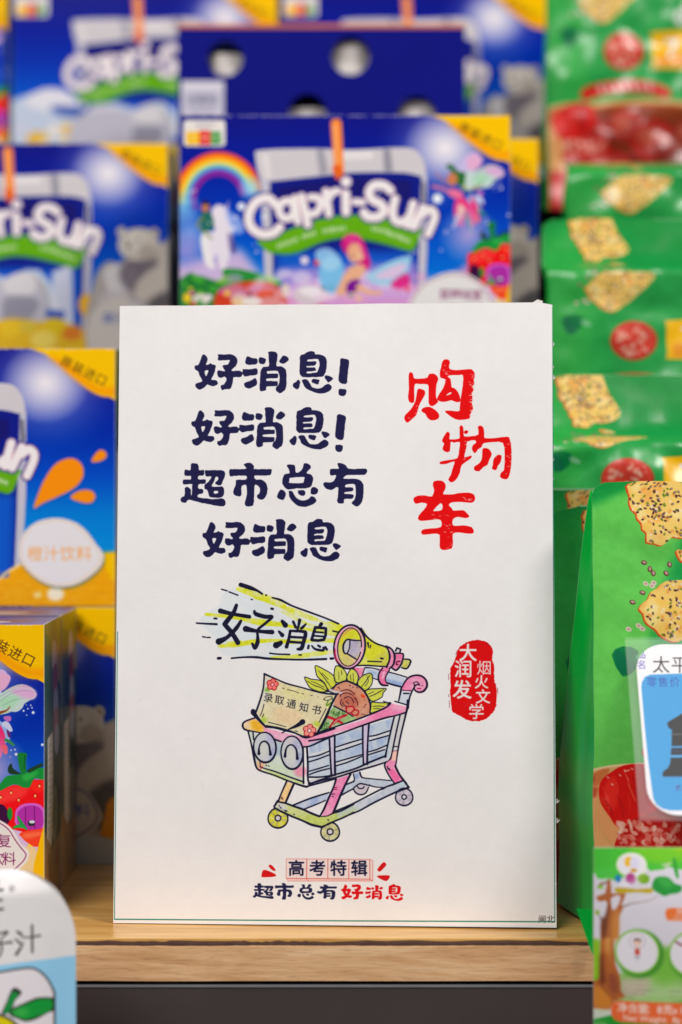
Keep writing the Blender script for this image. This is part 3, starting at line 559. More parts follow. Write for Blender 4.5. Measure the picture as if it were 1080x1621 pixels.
def ribbon(c, dark='#4e9a1c'):
    c.view(280, 180, 4)
    c.poly("505,800 600,790 720,740 880,685 1040,655 1200,655 1400,690 1560,745 1545,760 1520,835 1480,880 1350,840 1180,800 1040,790 900,825 780,880 680,900 580,880 530,850", '#66a81e', sm=2)
    c.poly("530,845 600,875 700,885 820,850 1000,790 1180,790 1400,850 1480,872 1470,885 1350,850 1180,812 1040,802 900,835 780,890 680,905 580,890", dark, .8, sm=2)
    for x, y, n, r in ((640, 850, 6, -.35), (800, 790, 4, -.3), (930, 755, 3, -.2), (985, 745, 4, -.1), (1240, 740, 5, .2), (1340, 770, 4, .3), (1420, 800, 3, .35)):
        for i in range(n): 
            xx, yy = x + i * 24 * math.cos(r), y + i * 24 * math.sin(r)
            c.line([(xx, yy - 14), (xx + 4, yy + 12)], 6, '#e9f2dc'); c.line([(xx - 8, yy), (xx + 10, yy - 2)], 5, '#e9f2dc')
def carton_base(c, top='#1b1f86', mid='#0a6ccc', low='#3a94e0'):
    c.vgrad([(0, '#15187a'), (.2, '#0c2090'), (.36, '#0534a4'), (.5, '#0450bc'), (.64, mid), (.8, low), (1, low)])
    c.view()
    c.glow(708, 240, 118, '#b4b4ea', .85, 1.5, 105); c.glow(704, 236, 66, '#fbf6f4', .95, .8, 60)
    # printed pouch: foil collar, blue body
    c.poly("404,250 414,240 500,238 560,240 640,236 664,246 674,270 668,282 640,276 560,276 500,282 426,290 412,286", '#d4ced2', sm=3)
    for p, col in (("500,240 512,239 520,276 506,280", '#9a98a4'), ("606,238 618,238 622,274 608,274", '#8a8896'), ("414,246 424,246 430,284 420,284", '#e9e4e4'), ("540,242 590,242 590,254 540,256", '#efeaea')): c.poly(p, col, .8, soft=3)
    c.poly("426,290 500,282 560,276 640,276 668,282 672,330 668,480 650,566 440,566 428,480 424,340", '#16207e'); c.poly("440,300 560,282 650,290 650,320 540,312 440,340", '#1d1a66', .9, soft=4)
    c.poly("436,400 660,400 656,566 440,566", '#1a62c8', .9, soft=14)
    c.poly("412,284 427,288 427,320 431,400 433,566 424,566 417,400", '#c9c6d2', 1); c.poly("667,282 676,276 676,400 666,566 656,566 662,440", '#c9c6d2', 1); c.poly("668,290 672,290 674,320 669,330", '#4a4a5a', .9, soft=1)
    c.line([(532, 199), (537, 276)], (17, 15), '#f28c3c', rough=0); c.line([(530, 200), (535, 276)], (5, 4), '#fbb27a', rough=0); c.line([(533, 270), (537, 280)], 15, '#e06a2a', rough=0)
    # nutrition badge
    c.view(280, 180, 4)
    c.poly("55,50 290,50 305,65 305,200 290,215 55,215 40,200 40,65", '#ece6e2'); c.poly("55,125 140,120 140,205 60,205", '#f2c01e'); c.poly("140,115 212,115 212,208 140,208", '#dd4a44'); c.poly("214,122 275,122 280,200 214,205", '#3f9a4c')
    for x, t in ((100, 'A'), (176, 'C'), (245, 'B')): c.line([(x - 14, 160), (x + 14, 160)], 14, '#f4dcc8', a=.7)
    c.line("120,75 240,75", 10, '#b9b2b8'); c.line("120,95 220,95", 8, '#b9b2b8')
def corner(c):
    c.view(540, 180, 3.857)
    c.poly("556,0 1060,0 1060,297 1000,296 950,290 890,260 830,215 760,155 700,100 630,50", '#f6c000', sm=2)
    c.poly("640,60 700,108 760,165 840,225 900,265 960,285 1050,290 1050,240 960,240 880,200 800,130 720,80", '#f59a1a', .75, sm=2, soft=7)
    for k, ch in enumerate('原装进口'): c.text(ch, 755 + k * 66, 98 + k * 33, 70, '#4a3020', rot=.47, bold=.006)
    c.view()
def perforation(c):
    c.view()
    for k in range(70):
        x = 286 + k * 7.6
        if _rng.random() < .8: c.line([(x, 185.6), (x + 3.4 + 2 * _rng.random(), 185.6)], .9 + .9 * _rng.random(), '#e8e4ec', a=.8)
    c.line([(284.4, 185), (284.4, 566)], 1.1, '#c9cbe0', a=.5); c.line([(807.6, 185), (807.6, 566)], 1.1, '#c9cbe0', a=.5)
def star(c, x, y, r, col='#f4f8ff'): c.ell(x, y, r, r, col); c.glow(x, y, r * 2.6, col, .5)
def fairy_art():
    c = Canvas(1048, 762, '#1b1f86', carton_T, 21); carton_base(c, low='#9fc0ee'); c.view()
    c.poly("284,420 380,395 440,470 520,500 600,490 680,470 808,380 808,566 284,566", '#e3c3e2', .9, soft=14)
    c.poly("440,428 660,418 660,566 440,566", '#b496dc', .85, soft=10); c.poly("450,455 560,440 650,450 650,500 450,500", '#e0b8e4', .8, sm=2, soft=8); c.poly("440,470 520,465 520,566 440,566", '#d890c0', .6, soft=8)
    c.poly("360,430 440,450 440,490 360,480", '#d878b4', .7, soft=8); c.poly("670,460 780,400 770,440 690,480", '#d98ab8', .7, soft=8); c.poly("440,480 660,470 660,500 440,520", '#d69ad0', .7, soft=10)
    c.view(280, 180, 4)
    # rainbow
    for k, col in enumerate(('#e2542c', '#f0802a', '#f6b42c', '#f2d650', '#8ecfae', '#5a8ed8', '#7a3aa8', '#8a2a90')):
        r = 300 - k * 19; t = np.linspace(math.pi * .98, math.pi * 1.92, 30)
        c.line([(262 + r * .92 * math.cos(q), 560 + r * math.sin(q)) for q in t], 21, col, rough=0, sm=0)
    c.glow(470, 480, 90, '#a9d8f4', .95, .7); c.glow(40, 600, 110, '#8ac8ee', .9, .7); star(c, 408, 598, 22); star(c, 550, 665, 12); star(c, 370, 670, 14)
    # unicorn and rider
    c.glow(80, 760, 150, '#9ab4ea', .8, .7); c.glow(60, 880, 140, '#b4a0dc', .8, .7)
    c.poly("215,640 250,590 300,600 330,660 350,720 345,860 300,1000 270,980 250,900 215,960 180,900 160,800 180,760 240,750", '#ece4ee', sm=3); c.poly("300,600 350,640 420,700 420,760 350,760", '#a8b8ee', .8, sm=3, soft=3); c.poly("150,800 190,760 210,900 240,990 180,960", '#f2eef0', sm=3)
    c.poly("320,760 360,800 380,880 350,900 330,860", '#5a4a8a', .7, sm=2, soft=2); c.line("310,620 330,560", (12, 2), '#e8d8f0')
    c.ell(180, 605, 26, 30, '#c07a50'); c.poly("150,570 190,560 215,590 180,590", '#2a1c28', sm=2); c.poly("150,640 220,640 230,740 160,750", '#2a6a60', sm=2); c.line("160,670 130,720 220,800", (18, 14, 12), '#7a8a3a'); c.ell(115, 600, 24, 20, '#7a4ab0', a=.8)
    # shrubs, roofs at the bottom edge
    c.view()
    c.poly("284,445 320,440 360,452 440,450 440,500 500,566 284,566", '#2a7a38', sm=2, soft=2, rough=3); c.poly("350,430 380,428 440,445 440,455 370,450", '#2c8a3c', sm=2)
    for k in range(26): c.ell(290 + 150 * _rng.random(), 442 + 30 * _rng.random(), 7, 5, ('#4aa83a', '#1f6a30', '#7ab83a')[k % 3], a=.8)
    c.poly("340,470 375,450 430,450 455,475 440,500 350,500", '#c8442c', sm=2); c.ell(412, 460, 22, 10, '#e8603a'); c.ell(378, 478, 12, 12, '#e8c8a0'); c.ell(318, 476, 14, 8, '#e6dcd8'); c.ell(398, 480, 16, 8, '#efe6e0'); c.ell(296, 474, 6, 8, '#e8c838')
    c.ell(490, 470, 26, 16, '#d8ccd4'); c.ell(492, 464, 16, 8, '#f0e8ec'); c.ell(520, 458, 12, 6, '#6a3a30'); c.ell(452, 462, 6, 10, '#e0d6b8'); c.ell(502, 418, 5, 5, '#d8382a'); c.ell(482, 415, 6, 6, '#f0e6f0')
    g_ = np.random.default_rng(8)      # soft clouds, blossoms and sparkles of the landscape
    for k in range(30): c.ell(365 + 330 * g_.random(), 432 + 60 * g_.random(), 8 + 16 * g_.random(), 4 + 7 * g_.random(), ('#f2dcf0', '#e8a8d0', '#cfa8e4', '#f6eef6')[k % 4], a=.55, soft=4)
    for k in range(40): c.ell(290 + 510 * g_.random(), 455 + 60 * g_.random(), 2.6 + 3 * g_.random(), 2.2 + 2.4 * g_.random(), ('#e03c34', '#f2d23a', '#f4ecf0', '#3a9a3c', '#d85aa0', '#6a2a2a')[k % 6], a=.9)
    for k in range(46): star(c, 300 + 490 * g_.random(), 290 + 150 * g_.random(), .7 + 1.3 * g_.random())
    # seated fairy by the ribbon
    c.view(540, 180, 3.857)
    c.poly("-90,880 -20,900 20,960 -40,1100 -110,1080 -140,980", '#7ec4ea', .9, sm=3); c.poly("-160,860 -80,830 0,900 -30,960 -110,960", '#b0daf4', .8, sm=3)
    c.poly("160,1000 280,920 420,880 410,960 400,1040 320,1060 200,1050", '#a8d4ea', .95, sm=3); c.poly("300,1050 400,980 420,1050 360,1080", '#dc2a80', .9, sm=2, soft=3); c.poly("200,1010 320,940 400,930 330,1010", '#eec8e6', .8, sm=3, soft=2)
    # legs etc first, ribbon above is drawn afterwards in logo order
    c.view(); ribbon(c); logo(c)
    c.view(540, 180, 3.857)
    c.poly("0,800 30,750 90,745 130,780 160,860 180,930 150,970 110,930 60,900 20,850", '#cc2a80', sm=3); c.poly("40,960 110,930 150,960 100,1040 60,1090 0,1120 -30,1100", '#e8b494', sm=3); c.ell(82, 860, 44, 60, '#e8b090'); c.ell(110, 885, 26, 26, '#eec0a0'); c.line("45,790 90,760 150,880", (26, 20, 14), '#e04a98')
    c.poly("40,1040 110,1020 110,1090 60,1100 30,1100", '#7a1a90', sm=2); c.line("110,1070 170,1100 240,1105", (40, 30, 22), '#e8b494'); c.ell(70, 880, 8, 6, '#5a2a30'); c.ell(105, 905, 8, 4, '#c83a50')
    # flying fairy
    c.poly("710,340 760,270 820,245 850,280 830,340 780,400 730,400", '#cfc4ea', .95, sm=3); c.poly("760,420 840,350 920,320 985,350 975,390 900,440 840,470 770,470", '#c8dcc0', .95, sm=3); c.poly("850,350 930,325 985,355 960,390 880,370", '#e0a0d0', .9, sm=3, soft=2); c.poly("760,290 820,250 845,290 800,330", '#e8b4dc', .9, sm=3, soft=2); c.poly("730,430 830,400 820,470 750,480", '#c8c860', .7, sm=2, soft=2)
    c.poly("790,500 850,540 860,600 820,620 770,560", '#a8c8f0', .9, sm=3)
    c.poly("640,330 670,315 700,345 720,360 780,380 760,430 720,450 690,420 680,370", '#2c6a34', sm=3); c.ell(678, 410, 32, 40, '#c8805a'); c.poly("640,480 700,470 745,500 740,540 680,520", '#e87aa0', sm=2); c.line("560,455 610,465 660,485", 16, '#d888a0'); c.line("575,375 600,390 640,440", 10, '#b07a8a')
    c.poly("700,530 760,530 820,600 820,680 790,700 760,600 720,700 690,640", '#e04a88', sm=2); c.poly("720,560 760,600 745,650 715,640", '#f0d0c0', sm=2); c.line("760,620 790,700 805,750", (26, 20, 10), '#2a8a80'); c.line("710,640 690,700", (24, 14), '#a8d0e8'); c.line("750,620 740,700", (22, 12), '#e05a90'); star(c, 588, 528, 28)
    corner(c)
    # in detail: lower right of the panel
    c.view(749.9, 154.3, 6.8455)
    c.poly("-60,700 20,650 80,660 95,700 60,770 20,800 -60,800", '#e6b4d4', sm=3); c.poly("-80,830 30,820 130,775 220,772 300,790 330,840 300,880 230,900 200,960 140,995 60,980 10,1000 -80,1000", '#c9dcd8', sm=3)
    c.poly("120,790 220,775 305,795 328,840 290,880 200,860 120,830", '#e3b0dc', .9, sm=3, soft=4); c.poly("0,880 100,850 180,860 120,940 20,970", '#a9dcb4', .8, sm=3, soft=5)
    c.lines("0,900 100,830 220,800 310,820;20,940 120,890 220,870;-20,870 60,820 140,790", (4, 5, 3), '#8a8aa8', a=.7); c.line("0,1000 60,980 90,945", (26, 14, 8), '#8a4a2a')
    c.poly("30,1080 80,1090 115,1160 90,1170 60,1140 20,1120", '#cfd4ee', sm=3); c.poly("-30,1080 20,1140 50,1230 30,1330 0,1280", '#e23a78', sm=3); c.poly("10,1300 60,1290 70,1360 40,1375", '#e8484a', sm=2); c.line("50,1245 90,1265 125,1295", (26, 30, 18), '#1f7a3c'); c.poly("30,1040 90,1030 100,1070 60,1080", '#c078c0', sm=3); c.poly("60,1150 90,1180 95,1230 70,1210", '#6a2a6a', sm=2)
    for x, y, r in ((212, 984, 8), (276, 934, 6), (287, 957, 6), (250, 965, 6), (298, 1000, 12), (240, 1022, 5), (236, 930, 4), (380, 1290, 11), (145, 1375, 12), (100, 1338, 6), (135, 1333, 7), (92, 1398, 5)): star(c, x, y, r)
    c.view(749.9, 345.2, 6.8455)
    c.glow(-60, 200, 330, '#d8b8e0', .8, .8)
    c.poly("-60,400 20,380 120,345 220,350 290,300 440,300 440,760 360,800 180,760 -60,700", '#e0141c', sm=0); c.poly("-60,420 60,370 160,350 260,380 200,460 80,500 -60,520", '#f04a46', .75, sm=3, soft=5); c.poly("280,300 420,300 420,380 330,420 280,380", '#f23428', .8, soft=5)
    c.poly("-20,370 20,310 60,265 130,255 190,245 250,230 300,205 390,190 420,225 415,300 350,290 310,285 285,330 260,370 200,365 150,340 100,345 40,380 -20,400", '#1c8a3c', sm=2); c.poly("200,260 280,230 350,225 310,270 260,300 220,310", '#3cb050', .8, sm=2, soft=3)
    c.poly("70,215 80,170 105,150 115,190 150,220 190,245 140,250 90,245", '#223a2c', sm=2); c.poly("240,215 300,180 385,145 380,180 330,200 270,235", '#22402c', sm=2); c.poly("158,65 200,55 245,65 232,130 238,225 205,250 180,220 165,140", '#1e7a34', sm=2); c.line("225,80 218,200", (14, 10), '#12552a', a=.8)
    for x, y in ((100, 412), (168, 478), (316, 440), (355, 352), (8, 452), (410, 460)): c.ell(x, y, 14, 20, '#b80a12'); c.ell(x, y + 4, 9, 13, '#f0c070'); c.ell(x, y, 4, 6, '#fff0d0')
    c.poly("-40,540 20,520 60,560 90,640 60,700 -40,700", '#3a0f3c', sm=3)
    c.poly("135,620 150,560 200,520 270,508 340,515 390,550 408,610 395,740 160,730", '#d46ad0', sm=2); c.poly("155,620 175,570 220,540 280,530 340,540 375,575 385,620 372,740 180,730", '#b03aa8', sm=2); c.lines("230,545 228,735;308,535 312,735", 6, '#5a1458'); c.ell(282, 690, 34, 26, '#2a2a34'); c.ell(288, 678, 26, 14, '#d8e4ea')
    c.poly("65,600 80,550 105,560 112,620 95,660 75,650", '#1f8a3a', sm=3); c.line("160,630 200,700 240,745", (16, 30, 14), '#1f9a44'); c.line("120,730 170,715 215,730", (14, 34, 10), '#2aa04a')
    c.poly("170,790 240,760 320,748 420,742 420,880 300,900", '#e8482e', sm=2); c.poly("200,790 300,770 380,770 360,800 230,830", '#f07a54', .9, sm=2, soft=3); c.poly("230,900 300,900 330,940 300,1140 120,1140 200,1000", '#e6cfa0', sm=0)
    c.poly("400,690 440,640 440,1300 280,1300 305,1060 330,960 360,830", '#e8b80c'); c.poly("400,800 440,700 440,1200 400,1200", '#d89a08', .8, soft=3)
    o = "-700,1250 -720,1000 -600,760 -350,620 -150,600 0,660 90,720 150,800 190,880 250,930 262,975 240,1040 190,1090 130,1160 60,1300 -100,1400 -500,1400"
    c.poly(o, '#e9e6e6', sm=2); c.line("-680,1250 -690,1000 -580,780 -350,650 -150,630 0,690 80,750 130,830 180,900 225,955 232,985 200,1040 120,1120 40,1260 -100,1360 -500,1360", 9, '#8a2a64', rough=0)
    for k, ch in enumerate('草莓味复'): c.text(ch, 38 - (3 - k) * 118, 850, 132, '#7a1f5c', bold=.0)
    for k, ch in enumerate('合果汁饮料'): c.text(ch, 82 - (4 - k) * 112, 1010, 128, '#7a1f5c', bold=.0)
    perforation(c); return c
def bear_art():
    c = Canvas(1048, 762, '#1b1f86', carton_T, 31); carton_base(c, low='#2f86d6')
    c.view(261.6, 217.4, 2.323)     # left half: ice, bears, lemons
    c.poly("0,430 60,420 150,390 260,400 330,440 420,470 520,430 640,470 700,430 800,480 800,820 0,820", '#c8d2e4', sm=2, soft=3)
    c.poly("110,420 200,370 300,380 360,440 280,470 160,460", '#e8e6ee', sm=3); c.poly("230,450 340,450 400,470 380,500 270,490", '#2e4aa0', .8, sm=3, soft=3)
    for x, y, r, col in ((80, 560, 60, '#cfd4e4'), (170, 600, 50, '#e2b63a'), (310, 560, 46, '#e6c060'), (200, 660, 70, '#ece6da'), (100, 690, 60, '#ede6e2'), (300, 640, 50, '#e8d9a8'), (380, 640, 40, '#f0e6c8'), (250, 560, 40, '#ece4de')): c.ell(x, y, r, r * .7, col, soft=2)
    for dx, dy, k in ((0, 0, 1.),):
        c.poly("390,490 420,450 500,440 540,470 600,520 620,570 560,600 480,570 410,540", '#d4d2dc', sm=3); c.poly("520,540 600,560 590,620 520,640 450,610", '#9aa0c0', .8, sm=3, soft=3); c.poly("560,520 640,460 700,440 760,470 790,540 790,680 700,720 560,700 540,600", '#b9b6b8', sm=3); c.poly("600,540 700,520 690,640 600,660", '#8a8a94', .8, sm=3, soft=5); c.poly("640,455 700,440 740,470 700,520 630,510", '#e0dad6', .9, sm=3)
    c.poly("450,700 800,690 820,820 450,820", '#cfc8cc', soft=4)
    c.view(518.8, -62.9, 2.661)     # right half: the sitting bear with a drink
    c.poly("-300,1330 -100,1280 0,1290 60,1270 130,1260 190,1330 220,1440 200,1530 0,1540 -300,1540", '#c2c0cc', sm=3); c.ell(90, 1310, 78, 52, '#dcd8dc'); c.poly("20,1370 130,1360 180,1400 100,1500 20,1480", '#8c8a98', .8, sm=3, soft=5)
    c.poly("240,1250 330,1210 340,1560 230,1560", '#e8e6f0', .9, soft=3); c.poly("210,1420 300,1430 290,1470 215,1460", '#2a50b4', .9, soft=2)
    c.ell(395, 1400, 34, 50, '#e8b430'); c.poly("-300,1480 -60,1480 60,1460 200,1480 340,1490 420,1560 420,1680 -300,1680", '#e0b83a', sm=2, soft=3)
    for x, y, r, col in ((40, 1510, 55, '#e8c43c'), (130, 1500, 40, '#d8c050'), (250, 1500, 60, '#e2c436'), (330, 1530, 46, '#d8843a'), (-60, 1520, 60, '#e6b024'), (200, 1560, 60, '#f0d870')): c.ell(x, y, r, r * .7, col, soft=2)
    c.view()                          # the sitting bear: back and haunch, arms, head, ears, muzzle
    c.poly("676,440 688,405 706,388 724,392 740,378 790,360 812,368 812,566 690,566 664,510", '#b3aca8', sm=3, soft=2)
    c.poly("775,370 812,364 812,470 790,440 770,400", '#cbc2b8', .9, sm=3, soft=6); c.poly("700,400 730,392 752,402 740,440 712,450 700,425", '#dcd8da', .95, sm=3, soft=3)
    c.poly("735,388 790,384 776,430 742,440 724,415", '#6e6670', .85, sm=3, soft=7); c.poly("758,420 800,392 812,420 800,470 770,480 752,450", '#cdc4ba', .95, sm=3, soft=4); c.poly("762,470 812,440 812,520 780,510", '#4a464c', .8, sm=3, soft=8); c.poly("690,450 730,440 760,480 740,520 690,510", '#c6c0c4', .9, sm=3, soft=5)
    c.ell(728, 338, 8, 9, '#c9c0b8', soft=1); c.ell(784, 341, 9, 10, '#c4baae', soft=1); c.ell(783, 343, 5, 6, '#75655a', soft=1)
    c.ell(757, 359, 35, 28, '#d4ccc2', -.05, soft=1); c.ell(770, 372, 22, 14, '#a99e94', .3, a=.6, soft=5); c.ell(748, 352, 22, 14, '#e4ddd4', 0, a=.8, soft=5)
    c.ell(743, 368, 15, 12, '#e2dbd2', soft=2); c.ell(740, 362, 4.5, 3.5, '#3e3836', soft=1); c.line("734,376 742,378 750,375", 1.6, '#5a4e48'); c.ell(735, 351, 2.2, 2.2, '#33302e'); c.ell(757, 351, 2.2, 2.2, '#33302e')
    g_ = np.random.default_rng(4)
    for k in range(260):
        x, y = 690 + 118 * g_.random(), 345 + 170 * g_.random()
        if (x - 757) ** 2 / 36 ** 2 + (y - 359) ** 2 / 28 ** 2 < .8 or y > 395: c.line([(x, y), (x + 2 - 4 * g_.random(), y + 5)], .9, ('#e6dfd6', '#9a9088', '#c9c0b8')[k % 3], a=.35)
    c.view(637.8, 390.7 - 1, 6.079)
    c.poly("960,520 1000,470 1050,480 1050,860 900,820", '#e69a1e', soft=2); c.poly("600,780 800,800 1050,860 1050,1150 600,1150", '#c8cfd6', soft=3)
    c.poly("200,900 220,560 420,380 620,370 760,400 840,480 915,620 900,700 800,800 640,880 420,980", '#d2cbc6', sm=2); c.line("640,390 740,410 810,480 870,600 865,680 790,760 640,850", 26, '#8f8aa0', rough=0, a=.9)
    for k, ch in enumerate('果汁饮料'): c.text(ch, 745 - (3 - k) * 112, 590, 130, '#3f5aa8', bold=.01)
    c.view(); ribbon(c); logo(c); corner(c); perforation(c); return c
def orange_art():
    c = Canvas(1048, 762, '#1b1f86', carton_T, 41); carton_base(c, low='#1490d8', mid='#0a7ccc')
    c.view(636.9, 174.7, 4.128)
    c.poly("-900,1500 -500,1300 0,1450 60,1400 180,1330 330,1290 520,1280 600,1270 640,1300 700,1290 740,1330 740,1640 -900,1640", '#eaa81a', sm=2); c.poly("620,1290 720,1285 720,1500 660,1420", '#f2c400', .9, soft=5)
    for k in range(160):
        x, y = -200 + 920 * _rng.random(), 1400 + 220 * _rng.random(); c.line([(x, y), (x + 34, y - 9 + 8 * _rng.random())], 5, ('#f6c850', '#d98a10', '#f0b43a')[k % 3], a=.6)
    c.line("0,1450 60,1400 180,1340 330,1300", 14, '#f6dc9a', rough=0)
    c.ell(340, 1545, 52, 42, '#fbf0d8', soft=4); c.ell(230, 1550, 26, 20, '#f8dc90', soft=3)
    sh = '#0a58a8'
    for p in ("210,1020 225,960 270,850 330,760 390,722 450,715 500,750 512,810 490,860 440,905 350,950 260,990", "432,955 480,915 540,908 575,925 582,955 560,985 510,985", "560,733 590,680 620,662 650,680 648,710 610,732"):
        q = [(a + 8, b + 10) for a, b in P(p)]; c.poly(q, sh, .7, sm=3, soft=3); c.poly(p, '#f2921a', sm=3)
    q = "115,1290 130,1200 190,1125 270,1088 370,1080 470,1110 540,1170 590,1240 635,1300 620,1370 560,1430 480,1480 390,1500 290,1485 200,1430 130,1350"
    c.poly([(a + 6, b + 12) for a, b in P(q)], '#0c5ca0', .6, sm=2, soft=5); c.poly(q, '#ece8ea', sm=2); c.line([(120 + (a - 120) * .94 + 14, 1290 + (b - 1290) * .93) for a, b in P(q)], 5, '#ecc79c', rough=0, closed=True)
    for k, ch in enumerate('橙汁饮料'): c.text(ch, 215 + k * 100, 1298, 98, '#efa850', bold=.004)
    c.view(); ribbon(c); logo(c); corner(c); perforation(c); return c
def carton_side_art():
    c = Canvas(300, 695, '#1c5a30', lambda p: p * 5.0, 51); c.vgrad([(0, '#8a8418'), (.1, '#2c6a2c'), (.3, '#154a28'), (.5, '#123f3a'), (.8, '#2a3a34'), (1, '#7a5a34')])
    c.poly("0,0 60,0 60,34 40,30 20,10", '#9a8a14', sm=0)
    for x, y, col in ((34, 18, '#d8cabc'), (36, 30, '#8c3c30'), (38, 42, '#a9b4cc'), (38, 52, '#b06a72'), (40, 60, '#b4bcd0')): c.ell(x, y, 9, 8, col, soft=2)
    c.poly("8,56 26,54 26,104 22,114 8,112", '#ece8de')            # pale recipe strip
    for k in range(14): c.line([(12, 60 + k * 3.4), (21, 60 + k * 3.4)], .7, '#9a9690', a=.6)
    c.poly("0,100 26,112 60,108 60,139 0,139", '#a57a48', .9); c.poly("0,104 10,112 22,138 0,139", '#b98a50'); c.ell(34, 96, 10, 14, '#a8a49c', a=.8); c.ell(34, 96, 6, 9, '#5a5a52', a=.7); c.ell(44, 118, 6, 6, '#8a3424', a=.8)
    c.line([(.4, 0), (.4, 139)], 1., '#c8cdb8', a=.6); c.line([(59.6, 0), (59.6, 139)], 1., '#c8cdb8', a=.6)
    return c
def carton_top_art():
    c = Canvas(955, 300, '#4a4a9a', lambda p: p * 5.0, 61); c.vgrad([(0, '#4a4a9c'), (1, '#5a5aa8')])
    c.poly("20,20 120,10 176,22 180,34 150,46 40,50 14,38", '#7a4a44', .8, sm=3, soft=3); c.ell(112, 34, 60, 11, '#e2d6d0')
    for k in range(80): c.line([(k * 2.4, 59.6), (k * 2.4 + 1.2, 59.2)], .8, '#efeaf0', a=.8)
    return c

# ---------------------------------------------------------------- green biscuit bags: print in millimetres of film, 118 x 212
BAG_W, BAG_H = 118.0, 212.0
def seeds_on(c, n, x0, y0, x1, y1, inside, r, seed):
    g = np.random.default_rng(seed); k = 0
    while k < n:
        x, y = x0 + (x1 - x0) * g.random(), y0 + (y1 - y0) * g.random()
        if inside and not inside(x, y): k += .2; continue
        k += 1; a = g.random() * 3.1; t = g.random()
        if t < .55: c.ell(x, y, r, r * .62, '#3a2026', a); c.ell(x + r * .2, y - r * .1, r * .62, r * .3, ('#8a6a66', '#c8b4b0', '#5a3a3c')[int(g.random() * 3)], a)
        elif t < .75: c.ell(x, y, r * 1.0, r * .6, '#5a7a22', a, a=.85)
        elif t < .9: c.ell(x, y, r * .9, r * .5, '#efe0c8', a)
        else: c.ell(x, y, r * 1.5, r * .9, '#d8843a', a, a=.5, soft=1)
def inpoly(pts):
    q = P(pts)
    def f(x, y):
        r = False
        for i in range(len(q)):
            (x1, y1), (x2, y2) = q[i - 1], q[i]
            if (y1 > y) != (y2 > y) and x < (x2 - x1) * (y - y1) / (y2 - y1) + x1: r = not r
        return r
    return f
def chip(c, o, n, r, seed):
    c.poly([(x - 14, y + 10) for x, y in P(o)], '#b8401a', 1, sm=2); c.poly([(x - 6, y + 4) for x, y in P(o)], '#e26a34', 1, sm=2); c.poly(o, '#ecc873', 1, sm=2)
    q = P(o); xs = [a for a, b in q]; ys = [b for a, b in q]; f = inpoly(o); g = np.random.default_rng(seed + 5)
    m = c.mask_of(o, 2)
    for k in range(26):
        x, y = min(xs) + (max(xs) - min(xs)) * g.random(), min(ys) + (max(ys) - min(ys)) * g.random()
        c.ell(x, y, 30 + 50 * g.random(), 22 + 36 * g.random(), ('#f0d98e', '#e9a455', '#e8bc58', '#f2e2a6')[k % 4], g.random() * 3, a=.55, soft=5, mask=m)
    seeds_on(c, n, min(xs), min(ys), max(xs), max(ys), f, r, seed)
